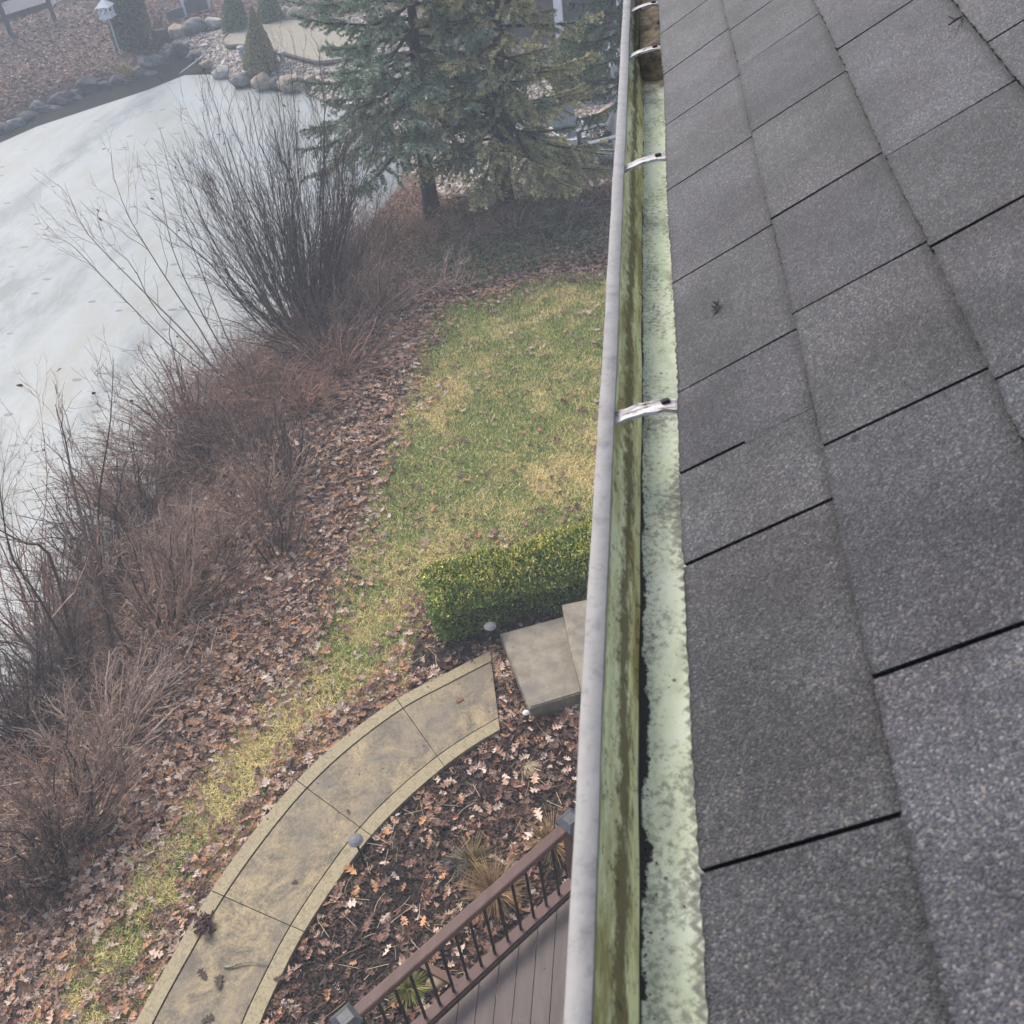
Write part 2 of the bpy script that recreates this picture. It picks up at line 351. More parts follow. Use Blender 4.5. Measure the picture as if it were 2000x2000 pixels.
# ------------------------------------------------------------------ the house we stand on: roof, gutter, wall
HG = .67; ZG = CAM[2] - HG; XE = .04 * HG; RA = math.radians(34); EXP = .1505
house = thing('house', 'near house with dark grey shingle roof and dirty white eaves gutter', 'house', (2.5, 0.5, 0))
HY0, HY1 = -2.2, 3.4
def rp(u, y, off=0.0): return (XE + u * math.cos(RA) - off * math.sin(RA), y, ZG + u * math.sin(RA) + off * math.cos(RA))
def shingle_mat():
    m = Mat('asphalt_shingle', .58, .42); P = m.co(); tint = m.attr()
    v1 = m.n('SeparateColor', {0: m.vor(560, P)}).outputs; v2 = m.n('SeparateColor', {0: m.vor(260, P)}).outputs
    g = m.ramp(v1[0], (0, (.021, .023, .027)), (.45, (.042, .0445, .051)), (.8, (.076, .079, .088)), (.94, (.16, .163, .17)), (1, (.29, .29, .285)))
    v3 = m.n('SeparateColor', {0: m.vor(850, P)}).outputs; g = m.mix(.45, g, m.ramp(v3[0], (0, (.020, .022, .026)), (.6, (.052, .055, .062)), (1, (.17, .173, .18))))
    v2 = m.n('SeparateColor', {0: m.vor(520, P)}).outputs
    g = m.mix(m.ramp(v2[1], (.960, 0.0), (.975, .6)), g, (.22, .19, .145))
    pat = m.noise(7, 5, .65, P); g = m.mix(1, g, m.ramp(pat, (.38, .72), (.62, 1.32)), 'MULTIPLY')
    red = m.ramp(m.noise(5.5, 3, .5, m.co((1, 1, 1), (0, 0, 1))), (.50, 0.0), (.72, .30)); g = m.mix(red, g, m.mix(1, g, (1.15, .82, .86), 'MULTIPLY'))
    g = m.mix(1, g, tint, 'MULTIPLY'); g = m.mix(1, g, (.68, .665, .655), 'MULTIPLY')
    sp = m.ramp(m.math('ADD', m.vor(6, P, 'Distance'), m.math('MULTIPLY', m.noise(60, 2), .03)), (.035, 1.0), (.045, 0.0)); g = m.mix(sp, g, (.012, .011, .011))
    h = m.math('SUBTRACT', 1.0, m.vor(560, P, 'Distance')); m.bump(m.math('ADD', m.math('MULTIPLY', h, 1.0), m.noise(90, 4)), .8, .0022)
    return m.out(g)
JO = {0: [.115, .392, .706, .993, 1.254, 1.56, 1.843, 2.122, 2.40], 1: [.22, .498, .77, 1.01, 1.254, 1.557, 1.852, 2.078, 2.37], 2: [.20, .46, .742, .985, 1.22, 1.63, 1.92, 2.2], 3: [.41, .70, .972, 1.335, 1.64, 1.93, 2.2]}
mb_sh, mb_under = MB(), MB()
TH = .0085
for k in range(0, 24):
    js = JO.get(k) or [float(v) for v in np.arange(.1 + .13 * (k % 3), 2.5, .285) + R.uniform(-.03, .03, len(np.arange(.1 + .13 * (k % 3), 2.5, .285)))]
    js = list(np.arange(js[0] - .285 * 9, js[0] - .01, .285)) + js + list(np.arange(js[-1] + .285, HY1 + .2, .285))
    if k == 0: js.append(.842); js.sort()
    js = [HY0] + [j for j in js if HY0 + .08 < j < HY1 - .08] + [HY1]
    u0, u1 = k * EXP, (k + 1) * EXP + .03
    for ja, jb in zip(js[:-1], js[1:]):
        tint = (1.0 + R.uniform(-.17, .24)) * np.array([1 + R.uniform(-.03, .045), 1, 1 + R.uniform(-.02, .06)])
        lift = R.uniform(0, .0015)
        ny = max(2, int((jb - ja) / .006)) if k < 5 and ja < 3 else 2
        ys = np.linspace(ja + .0021, jb - .0021, ny); um = np.array([0, .014, .04, .4, .76, .815, 1.])
        jit = (R.normal(0, .0007, ny) if k < 5 else np.zeros(ny)) + .0016 * np.sin(ys * 7 + k)
        nU = len(um); V = []
        for q, y in enumerate(ys):
            for t in um:
                u = u0 + jit[q] * (1 - t) + t * (u1 - u0); off = (TH + lift) * (1 - t) + .0012 + .0009 * math.sin(y * 17 + k * 3) * (1 - t)
                V.append(rp(u, y, off))
            V.append(rp(u0 + jit[q], y, TH + lift + .0011)); V.append(rp(u0 + jit[q] + .001, y, -.003))
        F = []; W = nU + 2
        for q in range(ny - 1):
            for t in range(nU - 1):
                a = q * W + t; F.append((a, a + 1, a + W + 1, a + W))
            F.append((q * W + nU + 1, q * W + nU, (q + 1) * W + nU, (q + 1) * W + nU + 1))
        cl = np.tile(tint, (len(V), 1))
        for t, dk_ in enumerate((.30, .80, 1, 1, .97, .58, .28)): cl[t::W] *= dk_  # occlusion shade beside the next course painted into the tint; bare dark lower edge
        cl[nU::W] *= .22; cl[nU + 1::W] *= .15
        for q in (0, ny - 1):                                 # cut ends: bare black asphalt
            n0 = len(V); e0 = [V[q * W + t] for t in range(nU)]; V += e0 + [rp(u1, ys[q], -.006), rp(u0, ys[q], -.006)]
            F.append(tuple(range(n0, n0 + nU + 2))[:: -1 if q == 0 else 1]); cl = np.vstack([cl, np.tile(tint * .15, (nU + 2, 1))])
        if k == 0 and abs(jb - .842) < .001:                  # the short notch closes half way up
            n0 = len(V); V += [rp(u, y, o) for u, o in ((.075, .0075), (.16, .0018)) for y in (jb - .003, jb + .003)]; F.append((n0, n0 + 2, n0 + 3, n0 + 1)); cl = np.vstack([cl, np.tile(tint * .8, (4, 1))])
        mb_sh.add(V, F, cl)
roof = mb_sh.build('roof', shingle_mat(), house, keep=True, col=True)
mb_u = MB()
def slab(mb, ua, ub, o0, o1, ya, yb):
    P = [rp(ua, ya, o0), rp(ub, ya, o0), rp(ub, yb, o0), rp(ua, yb, o0), rp(ua, ya, o1), rp(ub, ya, o1), rp(ub, yb, o1), rp(ua, yb, o1)]
    mb.add(P, [(3, 2, 1, 0), (4, 5, 6, 7), (0, 1, 5, 4), (1, 2, 6, 5), (2, 3, 7, 6), (3, 0, 4, 7)])
slab(mb_u, .0015, 24 * EXP, -.012, -.0005, HY0, HY1)
mb_u.build('roof_underlay', plain('roof_felt', (.012, .012, .013), None, 60, .95), house, keep=True)
mb_d = MB(); slab(mb_d, .045, 24 * EXP, -.04, -.0125, HY0, HY1); mb_d.build('roof_deck', plain('roof_sheathing', (.3, .22, .13), None, 10), house, keep=True)
# back slope, walls
RX, RZ = XE + 24 * EXP * math.cos(RA), ZG + 24 * EXP * math.sin(RA)
m = MB(); m.add([(RX, HY0, RZ - .01), (RX, HY1, RZ - .01), (2 * RX, HY1, ZG), (2 * RX, HY0, ZG), (RX, HY0, RZ - .06), (RX, HY1, RZ - .06), (2 * RX, HY1, ZG - .05), (2 * RX, HY0, ZG - .05)], [(0, 3, 2, 1), (4, 5, 6, 7), (0, 1, 5, 4), (1, 2, 6, 5), (2, 3, 7, 6), (3, 0, 4, 7)])
m.build('back_roof', plain('old_shingle', (.06, .06, .065), (.09, .088, .09), 40, .9), house, keep=True)
m = MB(); WXL = .5
m.prism([(WXL, HY0 + .25), (2 * RX - WXL, HY0 + .25), (2 * RX - WXL, HY1 - .3), (WXL, HY1 - .3)], -.3, ZG - .17)
sid = Mat('lap_siding', .6); yz = sid.xyz(); sw = sid.math('FRACT', sid.math('MULTIPLY', yz[2], 6.5)); sid.bump(sw, .8, .012); sid.out(sid.ramp(sid.noise(3, 5), (.3, (.50, .47, .41)), (.7, (.58, .55, .48))))
m.build('wall', sid.m, house, keep=True)
white = plain('gutter_paint', (.48, .48, .49), (.38, .38, .395), 14, .5, .15, .002, 7)
m = MB(); m.box((.078, (HY0 + HY1) / 2, ZG - .095), (.022, HY1 - HY0, .15), bev=.002); m.box((.30, (HY0 + HY1) / 2, ZG - .165), (.42, HY1 - HY0, .012))
m.build('fascia', white, house, keep=True)
# gutter : K profile swept along y
GY0, GY1 = HY0, 3.35
def lip_mat():
    m = Mat('gutter_lip', .55, .35); a = m.noise(26, 7, .7); b = m.noise(120, 4, .6)
    c = m.ramp(a, (.34, (.135, .133, .130)), (.44, (.195, .191, .186)), (.6, (.225, .221, .215)))
    c = m.mix(m.ramp(b, (.34, .6), (.42, 0.0)), c, (.14, .14, .145)); m.bump(m.math('ADD', m.noise(9, 5, .7), m.math('MULTIPLY', b, .3)), .35, .004)
    sp = m.ramp(m.vor(16, None, 'Distance'), (.05, 1.0), (.07, 0.0)); c = m.mix(sp, c, (.09, .085, .08)); return m.out(c)
def trough_mat(floor):
    m = Mat('gutter_floor_algae' if floor else 'gutter_wall_algae', .55, .35); x, y, z = m.xyz()[:3]
    if floor:
        n1 = m.noise(30, 7, .7, m.co((1, .5, 1))); n2 = m.noise(150, 5, .75)
        c = m.ramp(n1, (.38, (.40, .455, .33)), (.5, (.53, .59, .415)), (.62, (.58, .64, .51)))
        c = m.mix(m.ramp(m.noise(3.2, 3), (.4, 0.0), (.7, .55)), c, (.55, .585, .54))
        c = m.mix(m.ramp(m.math('ADD', m.math('MULTIPLY', n2, .6), m.math('MULTIPLY', m.noise(22, 5, .6, m.co((1, .35, 1))), .5)), (.46, .8), (.56, 0.0)), c, (.15, .155, .125))
        c = m.mix(m.ramp(m.noise(24, 3, .5, m.co((1, .12, 1))), (.60, 0.0), (.72, .6)), c, (.48, .62, .41))
        # zigzag drip marks below the shingle edge
        tri = m.math('ABSOLUTE', m.math('SUBTRACT', m.math('FRACT', m.math('ADD', m.math('MULTIPLY', y, 62), m.math('MULTIPLY', m.noise(9, 2), 1.2))), .5))
        tx = m.math('SUBTRACT', .0315, x)
        wob = m.math('MULTIPLY', m.noise(5, 3), .022)
        zz = m.math('SUBTRACT', m.math('ADD', m.math('MULTIPLY', tri, .017), m.math('SUBTRACT', wob, .0055)), tx)
        hi = m.math('SUBTRACT', .0045, m.math('ABSOLUTE', m.math('SUBTRACT', zz, .0026)))
        msk = m.math('MULTIPLY', m.ramp(m.math('MULTIPLY', hi, 200), (.0, 0.0), (.6, .85)), m.ramp(m.math('MULTIPLY', m.math('SUBTRACT', 1.12, y), 2.2), (0, .0), (.45, .9)))
        c = m.mix(msk, c, (.13, .13, .12))
        # black sludge along the corner
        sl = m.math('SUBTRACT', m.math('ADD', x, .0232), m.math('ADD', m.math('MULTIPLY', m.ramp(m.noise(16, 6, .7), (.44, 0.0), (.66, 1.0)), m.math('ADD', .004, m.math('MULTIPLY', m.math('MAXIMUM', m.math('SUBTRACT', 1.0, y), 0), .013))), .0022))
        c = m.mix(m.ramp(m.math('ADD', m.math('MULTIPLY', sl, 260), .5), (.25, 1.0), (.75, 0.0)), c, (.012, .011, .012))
        sp = m.ramp(m.vor(38, None, 'Distance'), (.07, 1.0), (.10, 0.0)); c = m.mix(m.math('MULTIPLY', sp, .8), c, (.03, .03, .025))
        far = m.ramp(m.math('SUBTRACT', m.math('ADD', y, m.math('MULTIPLY', m.noise(30, 4), .25)), 2.2), (.2, 0.0), (.36, 1.0)); c = m.mix(far, c, (.055, .045, .028))
    else:
        n1 = m.noise(20, 7, .72, m.co((1, .22, 1))); n2 = m.noise(75, 6, .75, m.co((1, .4, 1))); big = m.noise(3.6, 4, .6)
        c = m.ramp(n1, (.40, (.34, .28, .11)), (.48, (.60, .57, .31)), (.56, (.78, .79, .51)))
        band = m.math('SUBTRACT', 1, m.math('ABSOLUTE', m.math('DIVIDE', m.math('SUBTRACT', x, m.math('ADD', -.044, m.math('MULTIPLY', big, .016))), .0085)))
        k = m.math('ADD', m.math('MULTIPLY', m.math('MAXIMUM', band, 0), .75), m.math('MULTIPLY', m.math('SUBTRACT', n2, .5), 2.4))
        c = m.mix(m.ramp(k, (.16, 0.0), (.55, .93)), c, (.12, .09, .04))
        c = m.mix(m.ramp(m.math('ADD', m.math('MULTIPLY', m.math('ADD', x, .052), -60), m.math('MULTIPLY', n2, .9)), (.38, 0.0), (.5, .8)), c, (.25, .24, .12))
        c = m.mix(m.ramp(m.noise(95, 5, .8, m.co((1, .6, 1))), (.56, 0.0), (.63, .8)), c, (.05, .042, .024))
    m.bump(m.noise(60, 5, .7), .4, .003)
    return m.out(c)
gutter_prof = dict(lip=[(-.0655, -.020), (-.0688, -.012), (-.0688, -.0008), (-.0682, -.0002), (-.0600, -.0008), (-.0512, -.0002), (-.0506, -.001), (-.0505, -.008)],
                   wall=[(-.0505, -.0075), (-.052, -.022), (-.0505, -.036), (-.043, -.050), (-.0345, -.061), (-.0305, -.072), (-.0275, -.086), (-.0235, -.0925)],
                   floor=[(-.0238, -.0925), (-.018, -.0945), (.0, -.095), (.03, -.0945), (.058, -.093), (.062, -.088), (.0625, -.02)],
                   out=[(-.0655, -.020), (-.068, -.032), (-.062, -.050), (-.045, -.064), (-.038, -.078), (-.036, -.0965), (.064, -.0965), (.0645, -.02)])
ys = np.concatenate([np.linspace(GY0, .1, 20), np.linspace(.12, 2.9, 180), np.linspace(2.92, GY1, 12)])
def sweep(prof, name, mat, parent, wob=0):
    pr = np.array(prof); n = len(pr); V = []
    for y in ys:
        o = wob * (math.sin(y * 7.1) * .5 + math.sin(y * 17.3 + 1) * .3 + math.sin(y * 41 + 2) * .2)
        dr = .004 * sm(.3, 2.6, y)                       # the run drifts slightly
        for a, b in pr: V.append((a + o + dr, y, ZG + b + .6 * o))
    F = [(i * n + j, i * n + j + 1, (i + 1) * n + j + 1, (i + 1) * n + j) for i in range(len(ys) - 1) for j in range(n - 1)]
    return mesh_np(name, V, [np.array(F)], mat, parent, smooth=True, keep=True)
gut = sweep(gutter_prof['out'], 'gutter', white, house, .0006)
sweep(gutter_prof['lip'], 'gutter_lip', lip_mat(), gut, .0009)
sweep(gutter_prof['wall'], 'trough_wall', trough_mat(False), gut, .0012)
sweep(gutter_prof['floor'], 'trough_floor', trough_mat(True), gut, 0)
# hangers
hm = Mat('hanger_weathered', .85, .1); hy = hm.noise(150, 6, .7, hm.co((.18, 1, .6))); hm.bump(hy, .5, .003)
hm.out(hm.ramp(hy, (.38, (.07, .06, .055)), (.44, (.36, .335, .315)), (.52, (.52, .495, .475)), (.7, (.57, .555, .54))))
dark = plain('screw_dark', (.02, .018, .017), None, 30, .6)
for i, (yl, yr) in enumerate([(.976, .975), (1.71, 1.712), (2.322, 2.318), (2.675, 2.672)]):
    xs = np.linspace(-.0505, .040, 14); hb = MB(); secs = []
    for q, x in enumerate(xs):
        t = (x + .0505) / .0905; y = lerp(yl, yr, t) - .008 * math.sin(t * math.pi) * 0
        z = ZG - .013 + .0165 * math.sin(min(1, t * 1.18) * math.pi * .62) ** 1.0 - .006 * sm(.75, 1, t)
        wd = .0108 + .001 * math.sin(q * 2.1 + i)
        for dy, dz in ((-wd, -.0022), (-wd, .0022), (-wd * .72, .0024), (-wd * .5, .0004), (wd * .5, .0004), (wd * .72, .0024), (wd, .0022), (wd, -.0022)):
            secs.append((x, y + dy + .0005 * math.sin(q * 5), z + dz))
    n = 8; F = [(a * n + j, a * n + (j + 1) % n, (a + 1) * n + (j + 1) % n, (a + 1) * n + j) for a in range(len(xs) - 1) for j in range(n)] + [tuple(range(n))[::-1], tuple(range(13 * n, 14 * n))]
    hb.add(secs, F); hb.build('hanger', hm.m, gut, keep=True)
    sb = MB(); sb.box((.008, lerp(yl, yr, .65) + .006, ZG + .0058), (.010, .006, .005), .4, bev=.001); sb.tube([(.012, lerp(yl, yr, .7) + .004, ZG + .001), (.026, lerp(yl, yr, .8) + .012, ZG + .003)], .0018, 5)
    sb.build('hanger_screw', dark, gut, keep=True)
n = 900; yb = R.uniform(.25, 2.4, n); xb = -.0225 + np.abs(R.normal(0, .006, n)) + np.where(R.uniform(0, 1, n) < .10, R.uniform(0, .05, n), 0); xb = np.minimum(xb, .028)
bp = np.c_[xb, yb, np.full(n, ZG - .0935)]
V, F = scatter(np.array([(1, 0, 0), (0, .8, 0), (-1, 0, 0), (0, -.8, 0), (0, 0, .7)]), np.array([(0, 1, 4), (1, 2, 4), (2, 3, 4), (3, 0, 4)]), bp, randrot(n, .3), R.uniform(.0005, .0013, n))
tag(mesh_np('gutter_grit', V, [F], M_stone, col=np.repeat(pick([(.02, .018, .016), (.035, .03, .025), (.06, .05, .04), (.10, .09, .08)], n), 5, 0)), kind='stuff')
# wet leaf mould piled in the far end of the trough
deb = MB(); N = 26; ths = np.linspace(-.026, .06, N); V = []
yy = np.linspace(2.42, 3.3, 60)
for y in yy:
    for x in ths:
        hgt = .06 * sm(2.41, 2.5, y) * (1 + .25 * fnoise(np.array(x), np.array(y), 60, 3)) * (1 - .25 * abs((x - .02) / .045))
        V.append((x, y, ZG - .096 + float(hgt)))
F = np.array([(i * N + j, i * N + j + 1, (i + 1) * N + j + 1, (i + 1) * N + j) for i in range(len(yy) - 1) for j in range(N - 1)])
tag(mesh_np('gutter_debris', V, [F], plain('leaf_mould', (.02, .016, .010), (.14, .115, .075), 45, .9, .6, .004), smooth=True, loc=(.02, 2.8, ZG - .09)), 'brown wet leaf mould clogging the far end of the gutter', 'gutter debris')
# curled leaf and twig caught on the shingles
def leaf_template(n=9, detail=True):
    w = np.array([.02, .11, .30, .11, .44, .12, .40, .10, .0]) if detail else np.array([.03, .2, .3, .33, .3, .22, .16, .08, 0])
    xs = np.linspace(-.5, .5, n); sh = np.array([0, 0, .07, 0, .09, 0, .09, 0, 0]) if detail else np.zeros(n)
    w = w * .78
    V = [(x, 0, 0) for x in xs] + [(x + s, a, .0) for x, a, s in zip(xs, w, sh)] + [(x + s, -a * .95, .0) for x, a, s in zip(xs, w, sh)]
    F = [(i, i + 1, n + i + 1, n + i) for i in range(n - 1)] + [(i + 1, i, 2 * n + i, 2 * n + i + 1) for i in range(n - 1)]
    return np.array(V), np.array(F)
LV, LF = leaf_template(); LV2, LF2 = leaf_template(9, False)
mlk = .143
def one_leaf(name, pos, size, col, label, heading, normal=(0, 0, 1), curl=.9, cat='leaf', group=None):
    nz = nrm(normal); f = np.array([math.cos(heading), math.sin(heading), 0]); f = nrm(f - nz * (f @ nz)); rot = np.stack([f, np.cross(nz, f), nz])[None]
    V, F = scatter(LV, LF, np.array([pos]), rot, np.array([size]), np.array([curl]))
    return tag(mesh_np(name, V, [F], M_leaf, loc=pos, col=np.tile(col, (len(V), 1)), smooth=False), label, cat, group)
def roof_pt(px, py):
    r = ray(px, py); n = np.array([-math.sin(RA), 0, math.cos(RA)]); p0 = np.array(rp(0, 0, .009)); return CAM + r * ((n @ (p0 - CAM)) / (n @ r))
RN = (-math.sin(RA), 0, math.cos(RA))
one_leaf('curled_leaf', roof_pt(1400, 602), .021, (.03, .022, .02), 'small dark curled leaf lying on the shingles of the near roof', .9, RN, 2.5)
p = roof_pt(1868, 42); tb = MB(); tb.tube([p + np.array([-.012, -.012, .0]), p + np.array([0, 0, .003]), p + np.array([.010, .016, .001])], [.001, .0016, .001], 6); tb.tube([p + np.array([-.002, .004, .002]), p + np.array([-.007, .014, .003])], .001, 5)
tag(tb.build('twig', dark, loc=p), 'short black forked twig caught at a shingle edge high on the near roof', 'twig')
# ------------------------------------------------------------------ deck with railing
DZ = .95; BZ = 1.10
A = PZ(1091.7, 1746, BZ)[:2]; B = PZ(831, 1987, BZ)[:2]; dv = (B - A) / np.linalg.norm(B - A); nv = np.array([-dv[1], dv[0]])   # runs from the far post to the near post
if nv @ (np.array([1., 0])) < 0: nv = -nv                     # nv points onto the deck
P1 = PZ(655, 1962, 1.93)[:2]; P2 = PZ(1118, 1562, 1.93)[:2]
P1 = A + dv * ((P1 - A) @ dv); P2 = A + dv * ((P2 - A) @ dv)
while project(np.array([*(P2), 1.90]))[0] > 1115: P2 = P2 + dv * .01
deck = thing('deck', 'brown composite deck with black balusters and a diagonal railing, under the gutter', 'deck', (*((P1 + P2) / 2 + nv), 0))
def deck_mat(nm, c1, c2, rot=0):
    m = Mat(nm, .55, .3); f = m.noise(14, 7, .7, m.co((1, .12, 1), (0, 0, rot))); m.bump(f, .25, .004)
    c = m.ramp(f, (.3, c1), (.7, c2)); sp = m.ramp(m.math('ADD', m.vor(9, None, 'Distance'), m.math('MULTIPLY', m.noise(50, 3), .06)), (.085, .9), (.12, 0.0))
    sp2 = m.ramp(m.vor(24, None, 'Distance'), (.09, .7), (.13, 0.0)); c = m.mix(sp, c, (.03, .024, .022)); c = m.mix(sp2, c, (.045, .035, .032)); return m.out(c)
M_board = deck_mat('deck_board_brown', (.095, .075, .068), (.145, .118, .107)); ang = math.atan2(dv[1], dv[0])
M_rail = deck_mat('rail_brown', (.075, .040, .034), (.115, .066, .056), -ang + math.pi / 2); M_black = plain('black_metal', (.006, .006, .006), (.010, .009, .009), 30, .5)
def clipx(x):                                                # y of the railing line at x
    q = A - nv * .02; return q[1] + (x - q[0]) * dv[1] / dv[0]
x = WXL; bw = .138
while x > P1[0] + .02:
    xa, xb = x - bw, x - .006
    ya, yb = clipx(xa), clipx(xb)
    b = MB(); b.prism([(xa, -2.2), (xb, -2.2), (xb, min(yb, 4.6)), (xa, min(ya, 4.6))], DZ - .028, DZ); b.build('deck_board', M_board, deck); x -= bw
fz = MB(); c = (P1 + P2) / 2; L = np.linalg.norm(P2 - P1)
ax = [[dv[0], dv[1], 0], [nv[0], nv[1], 0], [0, 0, 1]]
fz.box((*(c - nv * .035), DZ - .12), (L + .1, .03, .20), ax=ax, bev=.003); fz.build('rim_board', M_rail, deck)
fz = MB(); fz.box((P1[0] + .6, P1[1] - 1.0, DZ - .5), (.1, .1, .9)); fz.box((0.2, 3.2, DZ - .5), (.1, .1, .9)); fz.box((P1[0] + 1.2, P1[1] - .6, DZ - .16), (.04, 3, .2)); fz.build('deck_frame', plain('treated_wood', (.2, .15, .10), None, 6), deck)
for (nm, zc, wd, ht) in (('top_rail', 1.845, .088, .062), ('bottom_rail', BZ - .022, .088, .042)):
    b = MB(); b.box((*c, zc), (L - .10, wd, ht), ax=ax, bev=.012 if nm == 'top_rail' else .004); b.build(nm, M_rail, deck, smooth=False)
    if nm == 'bottom_rail':
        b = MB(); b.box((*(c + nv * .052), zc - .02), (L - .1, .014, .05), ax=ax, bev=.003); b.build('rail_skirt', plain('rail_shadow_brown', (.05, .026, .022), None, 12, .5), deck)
nb = 11; sp = np.linalg.norm(B - A) / 10
for k in range(-3, 16):
    q = A + dv * sp * k
    if (q - P2) @ dv < .1 or (P1 - q) @ dv < .08: continue
    b = MB(); b.tube([(*q, BZ - .01), (*q, 1.82)], .0125, 8); b.build('baluster', M_black, deck, smooth=False)
mc = Mat('post_cap_grey', .45, .4); mc.bump(mc.noise(60, 4), .1, .002); mc.out(mc.ramp(mc.noise(20, 5), (.3, (.045, .05, .056)), (.7, (.075, .08, .088))))
for q in (P1, P2):
    b = MB(); b.box((*q, (DZ - .9 + 1.86) / 2), (.105, .105, 1.86 - DZ + .9), ax=ax, bev=.004); po = b.build('post', M_rail, deck)
    b = MB(); s0, s1 = .082, .05; rings = []
    for (s, z) in ((.072, 1.85), (.082, 1.855), (.082, 1.885), (.076, 1.890), (.046, 1.925), (.043, 1.925), (.043, 1.922)):
        rings.append([(q + (dv * sx + nv * sy) * s).tolist() + [z] for sx, sy in ((-1, -1), (1, -1), (1, 1), (-1, 1))])
    V = np.array(rings).reshape(-1, 3); F = [(a * 4 + j, a * 4 + (j + 1) % 4, a * 4 + 4 + (j + 1) % 4, a * 4 + 4 + j) for a in range(6) for j in range(4)] + [(24, 25, 26, 27)]
    b.add(V, F); b.box((*q, 1.9215), (.060, .036, .0035), ax=ax); b.box((*q, 1.9225), (.003, .038, .0035), ax=ax); b.build('post_cap', mc.m, po)
# ------------------------------------------------------------------ concrete steps
def step_mat():
    m = Mat('step_concrete', .75, .3); c = m.ramp(m.noise(5, 8, .7), (.38, (.15, .13, .10)), (.62, (.255, .222, .165))); c = m.mix(m.ramp(m.noise(1.6, 4), (.46, 0.0), (.62, .75)), c, (.13, .115, .10))
    c = m.mix(m.ramp(m.vor(8, None, 'Distance'), (.05, .85), (.07, 0.0)), c, (.05, .04, .03)); m.bump(m.noise(60, 6, .7), .35, .004); return m.out(c)
MS = step_mat()
za, zb = .20, .36
stA = [PZ(976, 1237, za), PZ(1034, 1383, za), PZ(1135, 1352, za), PZ(1260, 1312, za), PZ(1220, 1168, za), PZ(1097, 1204, za)]
stB = [PZ(1097, 1180, zb), PZ(1114, 1268, zb), PZ(1134, 1342, zb), PZ(1300, 1295, zb), PZ(1290, 1140, zb)]
def bevel_slab(name, poly, z0, z1, mat, label):
    bm = bmesh.new(); p = [np.asarray(q)[:2] for q in poly]; c = np.mean(p, 0)
    vb = [bm.verts.new((*q, z0)) for q in p]; vt = [bm.verts.new((*q, z1)) for q in p]; n = len(p)
    bm.faces.new(vb[::-1]); top = bm.faces.new(vt)
    for i in range(n): bm.faces.new((vb[i], vb[(i + 1) % n], vt[(i + 1) % n], vt[i]))
    bmesh.ops.recalc_face_normals(bm, faces=bm.faces[:])
    bmesh.ops.bevel(bm, geom=[e for e in bm.edges if all(v in vt for v in e.verts)], offset=.015, segments=3, affect='EDGES')
    bm.verts.index_update(); mb = MB(); mb.add([v.co[:] for v in bm.verts], [[v.index for v in f.verts] for f in bm.faces]); bm.free()
    return tag(mb.build(name, mat, loc=(*c, z0)), label, 'step', 'concrete garden steps')
bevel_slab('concrete_step', stA, -.05, za, MS, 'lower tan concrete step slab at the end of the curved walk')
bevel_slab('concrete_step', stB, -.05, zb, MS, 'upper tan concrete step slab half hidden by the gutter, beside the hedge')
# ------------------------------------------------------------------ leaf clouds for evergreens
def leaf_cloud(P, N, size, asp, jitter, cols, up=.0):
    """small pointed faces at P, normals about N"""
    n = len(P); d = N + R.normal(0, jitter, (n, 3)) + np.array([0, 0, up]); d /= np.linalg.norm(d, axis=1, keepdims=True)
    t = np.cross(d, R.normal(0, 1, (n, 3))); t /= np.linalg.norm(t, axis=1, keepdims=True); b = np.cross(d, t)
    s = np.reshape(size, (-1, 1)) * np.ones((n, 1)); wd = s * asp
    V = np.stack([P - d * s * .5, P + t * wd * .5, P + d * s * .5, P - t * wd * .5], 1) + 0 * b[:, None]
    return V.reshape(-1, 3), np.arange(n * 4).reshape(n, 4), np.repeat(cols, 4, 0)
# hedge
hp = [PZ(868, 1262, 0)[:2], PZ(1093, 1196, 0)[:2]]; hd = nrm(hp[1] - hp[0]); hn = np.array([-hd[1], hd[0]]); HL = 3.0
hw = .80; hh = .68
hedge = thing('hedge', 'clipped green boxwood hedge with yellowish tips beside the concrete steps', 'hedge', (*(hp[0] + hd * HL / 2 + hn * hw / 2), 0))
def hedge_pt(n):
    """points on the rounded box shell"""
    face = R.choice(5, n, p=[.42, .24, .14, .12, .08]); a = R.uniform(0, 1, n); b = R.uniform(0, 1, n); dpt = np.abs(R.normal(0, .045, n))
    l = np.where(face == 3, dpt, np.where(face == 4, HL - dpt, a * HL)); ww = np.where(face == 1, dpt, np.where(face == 2, hw - dpt, np.where(face >= 3, a * hw, b * hw)))
    z = np.where(face == 0, hh - dpt, b * hh)
    N = np.zeros((n, 3)); N[face == 0] = (0, 0, 1)
    for f, v in ((1, -hn), (2, hn), (3, -hd), (4, hd)): N[face == f, :2] = v
    # round the edges
    el = np.minimum(np.minimum(l, HL - l), np.minimum(ww, hw - ww)); z = np.minimum(z, hh - .22 * np.exp(-np.maximum(el, 0) / .12))
    bul = 1 + .13 * np.sin(l * 4.4 + 1) * np.sin(l * 1.7)
    z = z * (1 + .07 * fnoise(l * 1.0, ww * 1.0, 4.2, 8)); shrink = .10 * (1 - z / hh) ** 2
    ww2 = hw / 2 + (ww - hw / 2) * (1 - shrink) * bul
    P = np.zeros((n, 3)); P[:, :2] = hp[0] + np.outer(l, hd) + np.outer(ww2, hn); P[:, 2] = np.maximum(z, .03)
    P += N * (R.normal(.0, .028, (n, 1)) + (.06 * fnoise(l, ww + z, 8, 2) + .04 * fnoise(l, ww - z, 3, 12))[:, None]); return P, N
P, N = hedge_pt(52000)
